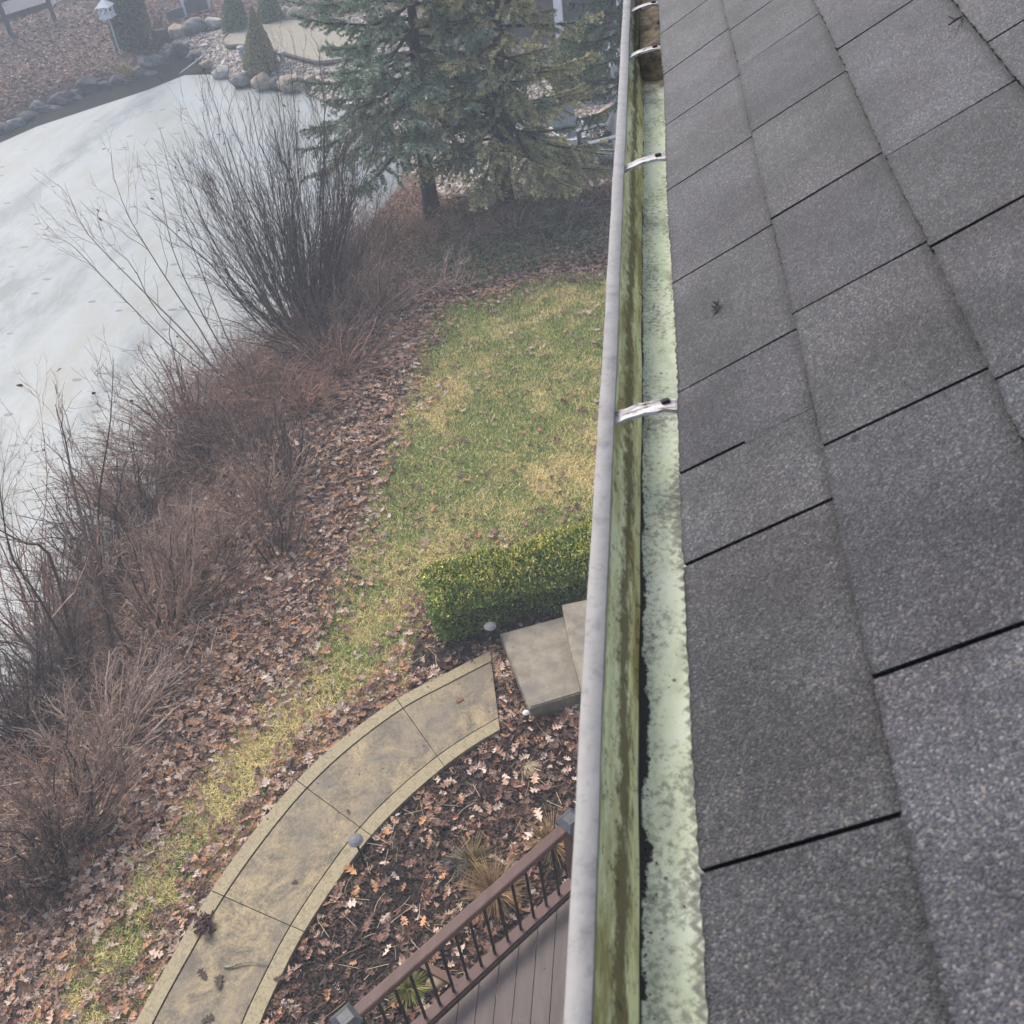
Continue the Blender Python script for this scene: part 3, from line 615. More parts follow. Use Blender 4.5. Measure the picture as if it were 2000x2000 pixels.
hi = sm(.30, .75, P[:, 2]); yel = (R.uniform(0, 1, len(P)) < .06 + .28 * hi * (fnoise(P[:, 0], P[:, 1], 6, 4) > -.1))
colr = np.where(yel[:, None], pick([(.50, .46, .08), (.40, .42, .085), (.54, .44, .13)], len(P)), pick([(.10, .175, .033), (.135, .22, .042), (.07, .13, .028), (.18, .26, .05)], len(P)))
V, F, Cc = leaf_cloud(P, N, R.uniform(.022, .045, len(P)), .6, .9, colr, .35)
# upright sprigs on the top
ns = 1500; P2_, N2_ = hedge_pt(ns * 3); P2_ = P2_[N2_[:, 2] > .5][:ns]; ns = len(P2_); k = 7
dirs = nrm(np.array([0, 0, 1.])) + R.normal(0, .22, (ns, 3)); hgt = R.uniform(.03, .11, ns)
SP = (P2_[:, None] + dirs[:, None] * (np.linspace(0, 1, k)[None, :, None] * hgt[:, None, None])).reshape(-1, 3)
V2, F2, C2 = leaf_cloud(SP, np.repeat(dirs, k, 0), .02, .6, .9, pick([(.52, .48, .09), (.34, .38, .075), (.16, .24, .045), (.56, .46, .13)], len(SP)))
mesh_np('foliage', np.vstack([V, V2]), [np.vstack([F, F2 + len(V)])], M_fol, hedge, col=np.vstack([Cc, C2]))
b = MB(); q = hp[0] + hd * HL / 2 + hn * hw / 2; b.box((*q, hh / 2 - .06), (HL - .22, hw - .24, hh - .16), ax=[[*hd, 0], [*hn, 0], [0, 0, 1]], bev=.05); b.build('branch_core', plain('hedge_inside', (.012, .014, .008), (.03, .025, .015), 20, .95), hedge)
# ------------------------------------------------------------------ path lights
M_light = plain('light_cap_grey', (.10, .10, .105), (.15, .15, .155), 25, .6, .2, .003); M_lightw = plain('light_cap_white', (.75, .76, .76), (.6, .6, .6), 25, .4)
def path_light(px, py, h, r, mat, label, zg=0.0):
    top = PZ(px, py, zg + h); b0 = np.array([top[0], top[1], zg - .05])
    t = thing('path_light', label, 'path light', (b0[0], b0[1], zg), 'path lights along the walk')
    s = MB(); s.tube([b0, top - np.array([0, 0, .01])], .011, 8); s.tube([top - np.array([0, 0, .10]), top - np.array([0, 0, .03])], .022, 10); s.build('stem', M_black, t)
    a = np.linspace(0, 2 * math.pi, 24, endpoint=False); V = []
    for rr, zz in ((r * .15, .018), (r * .6, .010), (r, -.006), (r, -.012), (r * .9, -.011), (.02, -.004)): V += [(top[0] + rr * math.cos(v), top[1] + rr * math.sin(v), top[2] + zz) for v in a]
    F = [(i * 24 + j, i * 24 + (j + 1) % 24, (i + 1) * 24 + (j + 1) % 24, (i + 1) * 24 + j) for i in range(5) for j in range(24)] + [tuple(range(24))]
    s = MB(); s.add(V, F); s.build('cap', mat, t)
path_light(694, 1640, .42, .072, M_light, 'round grey path light on a black stem at the inner edge of the walk')
path_light(957, 1222, .36, .072, M_light, 'round grey path light standing in front of the hedge')
path_light(1027, 1391, .20, .035, M_lightw, 'small white capped path light at the front corner of the lower step')
# ------------------------------------------------------------------ litter: leaves, chips, grass
def sample(poly, n, pad=.0):
    p = np.asarray(poly); lo = p[:, :2].min(0) - pad; hi_ = p[:, :2].max(0) + pad
    return R.uniform(lo, hi_, (n, 2))
LEAFC = [(.235, .14, .095), (.30, .195, .14), (.34, .25, .195), (.37, .295, .24), (.175, .105, .075), (.27, .195, .15), (.32, .18, .10), (.14, .095, .075), (.40, .33, .28), (.34, .19, .10)]
DARKC = [(.06, .04, .035), (.09, .055, .045), (.12, .075, .06), (.16, .095, .075), (.20, .12, .09), (.15, .07, .05)]
def zat(P): return H(P[:, 0], P[:, 1])
def ok_ground(P):
    return (poly_sd(PATH, P[:, 0], P[:, 1]) > .0) & (poly_sd(ICE, P[:, 0], P[:, 1]) > .05)
SA = np.array([s[:2] for s in stA])
def litter_density(P):
    x, y = P[:, 0], P[:, 1]; ln = poly_sd(LAWN, x, y); mu_ = poly_sd(MULCH, x, y); pd = poly_sd(PATH, x, y); sA = poly_sd(SA, x, y)
    cl = fnoise(x, y, 2.6, 21); cl2 = fnoise(x, y, 6, 22)
    d = np.full(len(P), .80)
    lawn_d = .055 + .10 * (cl2 > .45) + .50 * sm(.55, -.05, -ln + .25 * cl) * 1.0
    lawn_d = np.where(ln < 0, np.clip(lawn_d * sm(-.9, 0, ln + .25 * cl) + .03 + .04 * (cl2 > .5) + .30 * sm(5.5, 3.2, y + .9 * cl) * (cl2 > .25), 0, .9), d)
    d = np.where(ln < 0, lawn_d, d)
    d = np.where(mu_ < 0, np.clip(.16 + .34 * (cl > -.1) + .25 * sm(.6, 0, pd) * (cl2 > .1) + .6 * sm(.7, .05, sA) , 0, .9) * sm(-.02, .04, pd), d)
    d = np.where(poly_sd(MULCH2, x, y) < .05, .16 + .3 * (cl2 > .3), d)
    d = np.where((pd < .38 + .12 * cl2) & (pd > 0) & (mu_ > 0) & (poly_sd(MULCH2, x, y) > .05), .95, d)
    return d
xs_ = []
P = np.vstack([R.uniform((-13, .3), (1.0, 24), (190000, 2))])
P3 = np.c_[P, zat(P)]; k = visible(P3, 120) & ok_ground(P) & (poly_sd(GRAVEL, P[:, 0], P[:, 1]) > .1)
P3 = P3[k]; dist = np.linalg.norm(P3 - CAM, axis=1)
dd = litter_density(P3) * np.clip(1.15 - .012 * np.maximum(dist - 9, 0), .6, 1)
P3 = P3[R.uniform(0, 1, len(P3)) < dd]
n = len(P3); bed = poly_sd(MULCH, P3[:, 0], P3[:, 1]) < 0; ln = poly_sd(LAWN, P3[:, 0], P3[:, 1])
bank = sm(.3, 2.2, ln)                                        # old rotting leaves under the thicket are darker
dk = R.uniform(0, 1, n) < .18 + .5 * bank
colr = np.where(dk[:, None], pick(DARKC, n, .3), pick(LEAFC, n, .25)); bright = bed | (R.uniform(0, 1, n) < .12)
colr = np.where((bright & ~dk)[:, None], colr * 1.38, colr)
rot = randrot(n, .33); P3[:, 2] += R.uniform(.008, .05, n) * np.where(ln < 0, 1.2, 1)
V, F = scatter(LV, LF, P3, rot, np.clip(R.lognormal(-2.42, .34, n), .035, .16), R.uniform(-.8, 2.6, n))
V += R.normal(0, .0035, V.shape)
print('near leaves', n)
tag(mesh_np('leaf_litter', V, [F], M_leaf, col=np.repeat(colr, len(LV), 0)), kind='stuff')
# leaf litter of the far bank, simpler leaves
P = R.uniform((-50, 14), (-9, 62), (150000, 2)); P3 = np.c_[P, zat(P)]; k = visible(P3, 120) & (poly_sd(POND, P[:, 0], P[:, 1]) > .3) & (poly_sd(GRAVEL, P[:, 0], P[:, 1]) > .1) & ~((P[:, 1] < 24) & (P[:, 0] > -13))
P3 = P3[k]; n = len(P3); rot = randrot(n, .45); P3[:, 2] += R.uniform(.02, .06, n)
V, F = scatter(LV2[:, :], LF2, P3, rot, R.uniform(.10, .18, n), R.uniform(-.5, 2.5, n))
tag(mesh_np('far_leaf_litter', V, [F], M_leaf, col=np.repeat(pick([(.16, .085, .07), (.21, .125, .105), (.10, .058, .05), (.28, .20, .17), (.06, .04, .036)], n, .35), len(LV2), 0)), kind='stuff')
# single leaves lying on the walk
for i, (px, py, s, h_, lab) in enumerate([(428, 1917, .15, 1.9, 'large dark lobed leaf flat on the near end of the walk'), (405, 1990, .12, .6, 'dark leaf at the bottom edge of the walk, beside the larger one'), (396, 1903, .13, 2.4, 'narrow dark brown leaf near the green stick on the walk'), (545, 1911, .11, .2, 'brown leaf lying on the inner border of the walk'), (897, 1367, .11, .8, 'reddish brown leaf on the walk section nearest the steps'), (575, 1722, .07, .5, 'tiny dark leaf in the middle of the walk'), (680, 1585, .06, 2.0, 'small curled dark leaf on the walk beside the joint')]):
    q = PZ(px, py, pz + .012); one_leaf('oak_leaf', q, s, (.055, .04, .033) if i != 4 else (.19, .09, .06), lab, h_, (R.normal(0, .1), R.normal(0, .1), 1), .6, 'leaf', 'leaves lying on the walk')
# dried flower head / leaf clump and lichen stick on the walk
q = PZ(394, 1804, pz + .05); n = 60; cp = q + R.normal(0, .045, (n, 3)) * (1.2, 1.2, .5); cp[:, 2] = np.maximum(cp[:, 2], pz + .01)
V, F = scatter(LV, LF, cp, randrot(n, 1.0), R.uniform(.05, .10, n), R.uniform(-2, 3, n))
tag(mesh_np('leaf_clump', V, [F], M_leaf, col=np.repeat(pick([(.05, .03, .03), (.09, .05, .045), (.12, .07, .06)], n), len(LV), 0), loc=q), 'clump of dark crumpled leaves on the outer border of the walk', 'leaf clump')
b = MB(); pts = [PZ(437, 1889, pz + .015), PZ(452, 1888, pz + .02), PZ(468, 1882, pz + .025), PZ(485, 1878, pz + .03), PZ(503, 1880, pz + .025), PZ(524, 1886, pz + .015)]
b.tube(pts, [.009, .009, .008, .006, .005, .003], 7)
tag(b.build('stick', plain('lichen_bark', (.06, .055, .04), (.33, .36, .27), 45, .9), loc=pts[2], smooth=True), 'crooked stick with pale green lichen lying on the walk', 'stick')
# mulch chips
P = np.vstack([sample(MULCH, 60000), sample(MULCH2, 6000)]); P3 = np.c_[P, zat(P)]; k = visible(P3, 100) & ((poly_sd(MULCH, P[:, 0], P[:, 1]) < 0) | (poly_sd(MULCH2, P[:, 0], P[:, 1]) < 0)) & (poly_sd(PATH, P[:, 0], P[:, 1]) > .01)
P3 = P3[k][:38000]; n = len(P3); P3[:, 2] += R.uniform(.0, .03, n)
V, F = scatter(np.array([(-.5, -.12, 0), (.5, -.16, 0), (.5, .14, .06), (-.5, .16, .05)]), np.array([[0, 1, 2, 3]]), P3, randrot(n, .5), R.uniform(.025, .07, n))
tag(mesh_np('mulch_chips', V, [F], M_leaf, col=np.repeat(pick([(.018, .012, .010), (.03, .02, .016), (.05, .032, .026), (.075, .048, .038)], n, .4), 4, 0)), kind='stuff')
# grass
P = R.uniform(LAWN.min(0), LAWN.max(0), (620000, 2)); P = P[(P[:, 0] < 1.2)]
k = poly_sd(LAWN, P[:, 0], P[:, 1]) + .25 * fnoise(P[:, 0], P[:, 1], 4, 31) < .04; P = P[k]; P = P[poly_sd(PATH, P[:, 0], P[:, 1]) > .03]; P3 = np.c_[P, zat(P)]; P3 = P3[visible(P3, 100)]
dist = np.linalg.norm(P3 - CAM, axis=1); n = len(P3); print('grass', n)
s1 = fnoise(P3[:, 0], P3[:, 1], 1.5, 41, 4); s2 = fnoise(P3[:, 0], P3[:, 1], 7, 42, 2)
straw = sm(-.35, .45, s1 * .75 + s2 * .3 + .30 * sm(9.5, 6.5, P3[:, 1]) - .28 * sm(10.5, 15, P3[:, 1]))
isS = R.uniform(0, 1, n) < .24 + .74 * straw
colr = np.where(isS[:, None], pick([(.66, .56, .29), (.58, .49, .24), (.72, .62, .36), (.50, .43, .19)], n), pick([(.17, .255, .06), (.13, .21, .05), (.22, .30, .085), (.28, .34, .11)], n))
az = R.uniform(0, 6.283, n); lean = R.uniform(.3, 1.25, n); ln_ = R.uniform(.035, .08, n); wd = R.uniform(.003, .0065, n)
dx = np.stack([np.cos(az) * np.sin(lean), np.sin(az) * np.sin(lean), np.cos(lean)], -1) * ln_[:, None]; sx = np.stack([-np.sin(az), np.cos(az), 0 * az], -1) * wd[:, None]
V = np.stack([P3 - sx, P3 + sx, P3 + dx], 1).reshape(-1, 3)
tag(mesh_np('lawn_grass', V, [np.arange(n * 3).reshape(n, 3)], M_grass, col=np.repeat(colr, 3, 0)), kind='stuff')
# straw, stems and dry grass tufts in the bed
def tuft(name, px, py, n, h, spread, cols, label, cat='grass clump', lean=(0, 0), group=None, wid=.004, z=0.):
    q = PZ(px, py, z); K = 5; az = R.uniform(0, 6.283, n); out = R.uniform(.1, 1, n) * spread; hh_ = h * R.uniform(.5, 1.1, n); t = np.linspace(0, 1, K)
    b0 = q + np.stack([np.cos(az), np.sin(az), 0 * az], -1) * (R.uniform(0, .12, n) * spread * 1.2)[:, None]
    Pp = b0[:, None] + np.stack([(np.cos(az) * out + lean[0])[:, None] * t ** 1.6, (np.sin(az) * out + lean[1])[:, None] * t ** 1.6, hh_[:, None] * (1.25 * t - .45 * t ** 2.5)], -1)
    V, F = tubes(Pp, np.tile(np.linspace(wid, wid * .3, K), (n, 1)), 3)
    return tag(mesh_np(name, V, [F], M_leaf, loc=q, col=np.repeat(pick(cols, n), K * 3, 0)), label, cat, group)
TAN = [(.30, .20, .09), (.24, .15, .07), (.36, .26, .13), (.17, .10, .05)]; PALE = [(.50, .44, .32), (.42, .36, .25), (.36, .29, .19)]
tuft('dry_grass_clump', 968, 1755, 420, .34, .36, TAN, 'large tan dry grass clump behind the middle of the deck railing', group='dry grass clumps in the mulch bed')
tuft('dry_grass_clump', 1082, 1660, 300, .34, .32, TAN, 'orange tan grass clump between the far railing post and the gutter', group='dry grass clumps in the mulch bed')
tuft('dry_grass_clump', 925, 1690, 200, .22, .30, [(.20, .17, .08), (.14, .12, .06), (.28, .20, .10)], 'olive brown low grass clump left of the railing', group='dry grass clumps in the mulch bed')
tuft('cut_grass_stubble', 1027, 1497, 130, .07, .12, PALE, 'pale cut stubble tuft in the bed near the gutter', lean=(.06, -.05), group='dry grass clumps in the mulch bed', wid=.005)
tuft('green_perennial', 800, 1935, 220, .16, .20, [(.20, .22, .05), (.27, .27, .08), (.14, .17, .04)], 'yellow green leafy perennial seen through the balusters', 'plant', wid=.007)
tuft('grey_lavender', 895, 1690, 180, .12, .16, [(.10, .12, .13), (.16, .18, .19), (.07, .085, .09)], 'small blue grey leafy plant in the mulch bed left of the railing', 'plant', wid=.006)
q0, q1 = PZ(815, 1882, .05), PZ(885, 1920, .05); b = MB(); dq = nrm((q1 - q0)[:2]); b.box((q0 + q1) / 2 + np.array([0, 0, .03]), (np.linalg.norm(q1 - q0) + .1, .07, .06), ax=[[*dq, 0], [-dq[1], dq[0], 0], [0, 0, 1]], bev=.008)
tag(b.build('timber_edging', plain('edging_wood', (.15, .085, .06), (.09, .05, .035), 9, .7, .3), loc=(q0 + q1) / 2), 'short reddish brown timber lying on the ground behind the balusters', 'timber')
# loose straws on bed and bank
P = np.vstack([sample(MULCH, 420), R.uniform((-9, 2), (0, 15), (900, 2))]); P3 = np.c_[P, zat(P) + .04]; k = visible(P3) & ok_ground(P); P3 = P3[k]; n = len(P3); az = R.uniform(0, 6.28, n); t = np.linspace(-.5, .5, 5); L_ = R.uniform(.07, .26, n); cv = R.normal(0, .05, n)
ex = np.stack([np.cos(az), np.sin(az)], -1); ey = np.stack([-np.sin(az), np.cos(az)], -1)
Pp = np.zeros((n, 5, 3)); Pp[:, :, :2] = P3[:, None, :2] + ex[:, None] * (t[None, :, None] * L_[:, None, None]) + ey[:, None] * ((t ** 2)[None, :, None] * (L_ * cv * 4)[:, None, None]); Pp[:, :, 2] = H(Pp[:, :, 0], Pp[:, :, 1]) + .04
V, F = tubes(Pp, np.full((n, 5), .0032), 3); tag(mesh_np('straw_litter', V, [F], M_leaf, col=np.repeat(pick(PALE + [(.25, .18, .1), (.12, .08, .06)], n), 15, 0)), kind='stuff')
# pebbles in the bed
for px, py, s, lab in ((716, 1677, .022, 'small white pebble beside the path light stem'), (1002, 1592, .022, 'small white pebble in the mulch under the railing'), (853, 1920, .09, 'rounded tan stone behind the balusters')):
    bm = bmesh.new(); bmesh.ops.create_icosphere(bm, subdivisions=2, radius=1); V = np.array([v.co[:] for v in bm.verts]); F = np.array([[v.index for v in f.verts] for f in bm.faces]); bm.free()
    V = V * (1 + .15 * np.sin(V[:, :1] * 3 + px) * np.cos(V[:, 1:2] * 4)) * (1, .8, .6) * s; q = PZ(px, py, s * .4)
    tag(mesh_np('pebble', V + q, [F], plain('pebble_pale' if s < .05 else 'stone_tan', (.7, .68, .64) if s < .05 else (.27, .2, .12), None, 12), loc=q, smooth=True), lab, 'stone')
# ------------------------------------------------------------------ bare shrubs
K0 = 7
def curve_paths(P0, D, L, bend, K=K0, grav=0.0, wig=.03):
    """N paths starting at P0 along D of length L, bending by vector bend"""
    n = len(P0); t = np.linspace(0, 1, K)[None, :, None]
    W = np.cumsum(R.normal(0, wig, (n, K, 3)), 1); W[:, 0] = 0
    p = P0[:, None] + D[:, None] * L[:, None, None] * t + bend[:, None] * L[:, None, None] * t ** 2 + W * L[:, None, None]
    p[:, :, 2] -= grav * L[:, None] * t[:, :, 0] ** 2
    return p
def children(Pm, Rm, per, t0, t1, lf, ang, up, lean=None, K=K0, bendup=.2, grav=0, wig=.03, rf=.55, minr=.0028):
    """side branches along parent paths"""
    N, Kp, _ = Pm.shape; n = N * per
    par = np.repeat(np.arange(N), per); t = R.uniform(t0, t1, n) * (Kp - 1); i = np.minimum(t.astype(int), Kp - 2); f = (t - i)[:, None]
    P0 = Pm[par, i] * (1 - f) + Pm[par, i + 1] * f; T = Pm[par, i + 1] - Pm[par, i]; seg = np.linalg.norm(T, axis=1, keepdims=True); T = T / (seg + 1e-9)
    L = np.linalg.norm(Pm[par, -1] - Pm[par, 0], axis=1) * lf * R.uniform(.5, 1.15, n) * (1.15 - .6 * t / (Kp - 1))
    rv = R.normal(0, 1, (n, 3)); rv -= T * (rv * T).sum(1, keepdims=True); rv /= np.linalg.norm(rv, axis=1, keepdims=True)
    a = R.normal(ang, .12, n)[:, None]; D = T * np.cos(a) + rv * np.sin(a)
    b = np.zeros((n, 3)); b[:, 2] = bendup
    if lean is not None: b[:, :2] += lean
    p = curve_paths(P0, D, L, b, K, grav, wig); r0 = np.maximum((Rm[par, i] * (1 - f[:, 0]) + Rm[par, i + 1] * f[:, 0]) * rf, minr)
    return p, r0[:, None] * np.linspace(1, .35, K)[None]
def shrub_obj(name, label, base, levels, cols, group, cat='shrub', leaves=0, part_names=('stems', 'twigs')):
    t = thing(name, label, cat, base, group)
    def build(nm, lv, ns, cmul):
        Vs, Fs, Cs = [], [], []; o = 0
        for P, r in lv:
            V, F = tubes(P, r, ns); Vs.append(V); Fs.append(F + o); o += len(V); Cs.append(np.repeat(pick(cols, len(P), .22) * cmul, P.shape[1] * ns, 0))
        return mesh_np(nm, np.vstack(Vs), [np.vstack(Fs)], M_twig, t, col=np.vstack(Cs))
    build(part_names[0], levels[:1], 5, 1.0)
    if len(levels) > 1: build(part_names[1], levels[1:], 3, 1.0)
    if leaves:
        P, r = levels[-1]; k = R.integers(0, len(P), leaves); q = P[k, R.integers(2, P.shape[1], leaves)]
        V, F = scatter(LV2, LF2, q, randrot(leaves, 1.2), R.uniform(.05, .09, leaves), R.uniform(0, 2, leaves))
        mesh_np('clinging_leaves', V, [F], M_leaf, t, col=np.repeat(pick([(.16, .07, .035), (.22, .10, .04), (.08, .04, .035)], leaves), len(LV2), 0))
    return t
PURP = [(.085, .068, .063), (.13, .103, .094), (.05, .04, .038), (.20, .158, .14)]; BROWN = [(.20, .15, .12), (.28, .21, .17), (.085, .064, .053), (.36, .28, .225)]
RED = [(.28, .175, .135), (.20, .13, .105), (.34, .225, .17), (.10, .075, .062)]; GREY = [(.30, .25, .21), (.38, .32, .27), (.17, .14, .12), (.45, .375, .31)]
def bush(label, px, py, tpx, tpy, wpx, nst, cols, n1=7, n2=4, arch=.0, r0=.007, even=False, leaves=0, name='bare_shrub', group='bare shrubs on the pond bank', a1=.5, a2=.6, l1=.38, l2=.4, foot=.25):
    base = GP(px, py); tip = PV(tpx, tpy, base); hgt = np.linalg.norm(tip - base); wid = wpx / FPX * np.linalg.norm(base - CAM)
    mid = (tip - base)
    hv = np.array([base[0], base[1]]); hv /= np.linalg.norm(hv); lat = np.array([hv[1], -hv[0], 0]); dep = np.array([*hv, 0])
    u = R.normal(0, .42, nst).clip(-1, 1); v = R.normal(0, .42, nst).clip(-1, 1)
    if even: th = R.uniform(0, 6.283, nst); q_ = np.sqrt(R.uniform(0, 1, nst)); u = q_ * np.cos(th); v = q_ * np.sin(th)
    sc = (1 - .3 * (u * u + v * v)) * R.uniform(.6, 1.08, nst)
    D = mid[None] * sc[:, None] + (lat[None] * u[:, None] + dep[None] * v[:, None] * .8) * wid / 2 * (1.15)
    P0 = base + (lat[None] * u[:, None] + dep[None] * v[:, None]) * foot * min(1, wid); P0[:, 2] = H(P0[:, 0], P0[:, 1]) - .05
    L = np.linalg.norm(D, axis=1); D = D / L[:, None]
    b = np.zeros((nst, 3)); b[:, 2] = .12; b[:, :2] = -D[:, :2] * .12
    if arch: b[:, :2] = D[:, :2] * arch * .6; b[:, 2] = -arch
    S0 = curve_paths(P0, D, L, b, K0, 0, .022); Rr = r0 * R.uniform(.45, 1.7, nst)[:, None] * np.linspace(1, .3, K0)[None]
    lv = [(S0, Rr)]; c1 = children(S0, Rr, n1, .12, .97, l1, a1, 0, bendup=.12 - arch * .5); lv.append(c1)
    if n2: lv.append(children(c1[0], c1[1], n2, .15, .97, l2, a2, 0, bendup=.05, K=5))
    return shrub_obj(name, label, base, lv, cols, group, leaves=leaves)
# the big upright fan and its neighbours
bush('large dense fan of dark upright bare stems at the pond edge', 592, 655, 505, 205, 340, 74, [(.06, .048, .045), (.085, .067, .062), (.04, .033, .032), (.11, .088, .08)], 14, 5, r0=.0125, a1=.25, a2=.4, l1=.40, l2=.40, leaves=30, foot=.22, even=True)
def traced(label, base_px, stems, cols, name='leaning_sapling', n1=9, n2=3, r0=.02, l1=.28, group='bare saplings leaning over the ice', leaves=8, dep=.5, a1=.55):
    base = GP(*base_px); PP, RR = [], []
    for st in stems:
        dj0 = R.uniform(-.1, .1); dj1 = R.uniform(-dep, dep); m = len(st); pts = [PV(a, b, base, lerp(dj0, dj1, i / (m - 1))) for i, (a, b) in enumerate(st)]
        pts[0][2] = float(H(pts[0][0], pts[0][1])) - .05 if i == 0 else pts[0][2]
        c = catmull(pts, 6); s = np.linspace(0, len(c) - 1, 12); i0 = np.minimum(s.astype(int), len(c) - 2); f = (s - i0)[:, None]; PP.append(c[i0] * (1 - f) + c[i0 + 1] * f); RR.append(r0 * R.uniform(.75, 1.1) * np.linspace(1, .10, 12))
    S0 = np.array(PP); Rr = np.array(RR); lv = [(S0, Rr)]; c1 = children(S0, Rr, n1, .25, .98, l1, a1, 0, bendup=.14); lv.append(c1)
    if n2: lv.append(children(c1[0], c1[1], n2, .2, .95, .4, .55, 0, bendup=.08, K=5))
    return shrub_obj(name, label, base, lv, cols, group, cat='sapling', leaves=leaves)
traced('bare sapling clump with long stems leaning left over the white ice', (455, 735), [
    [(470, 712), (435, 640), (384, 503), (362, 440), (326, 315), (312, 250)], [(455, 715), (410, 640), (345, 510), (318, 395), (300, 300)],
    [(440, 735), (398, 655), (326, 546), (283, 477), (250, 420), (222, 345), (217, 300)], [(425, 730), (370, 660), (301, 590), (210, 499), (160, 440), (125, 356)],
    [(420, 745), (350, 690), (290, 633), (178, 517), (135, 475), (98, 462)], [(440, 740), (385, 690), (300, 600), (260, 520), (205, 470), (190, 420)]], BROWN, r0=.017, n1=10, n2=4)
traced('tall bare tree clump with thick brown trunks in the lower left of the bank', (205, 1330), [
    [(300, 1345), (245, 1260), (214, 1198), (185, 1050), (168, 960), (141, 930), (110, 800)], [(232, 1320), (200, 1200), (170, 1060), (141, 937), (128, 860), (108, 790)],
    [(175, 1370), (134, 1277), (95, 1200), (58, 1140), (20, 1080), (0, 960), (-6, 880)], [(240, 1330), (205, 1180), (192, 1050), (196, 950), (215, 830), (222, 700)],
    [(152, 1300), (100, 1090), (45, 1060), (0, 1035), (-50, 1000)]], BROWN, name='multi_stem_tree', n1=11, n2=4, r0=.03, l1=.26, group=None)
traced('slender bare stems rising past the left picture edge above the ice', (60, 1250), [
    [(80, 1330), (50, 1180), (20, 1090), (5, 980), (10, 900), (28, 830)], [(60, 1330), (20, 1200), (-5, 1080), (0, 950), (22, 890)], [(110, 1300), (80, 1100), (92, 950), (85, 850), (75, 770)]], BROWN, n1=8, n2=3, r0=.014, dep=.25)
traced('group of tall thin straight saplings left of the blue spruce trunk', (705, 560), [
    [(690, 565), (683, 470), (668, 380), (640, 300), (596, 222)], [(700, 560), (702, 460), (690, 350), (678, 250), (664, 150)], [(712, 555), (716, 450), (708, 340), (690, 290), (640, 190)], [(722, 560), (728, 460), (735, 380), (722, 300)],
    [(735, 545), (752, 470), (760, 390), (772, 330)], [(680, 570), (660, 490), (636, 420), (598, 330), (570, 290)], [(742, 540), (738, 440), (748, 330), (740, 260)], [(690, 555), (672, 440), (650, 330), (640, 240)]], GREY + RED[:1], n1=6, n2=2, r0=.011, l1=.2, dep=.6, leaves=14, a1=.4)
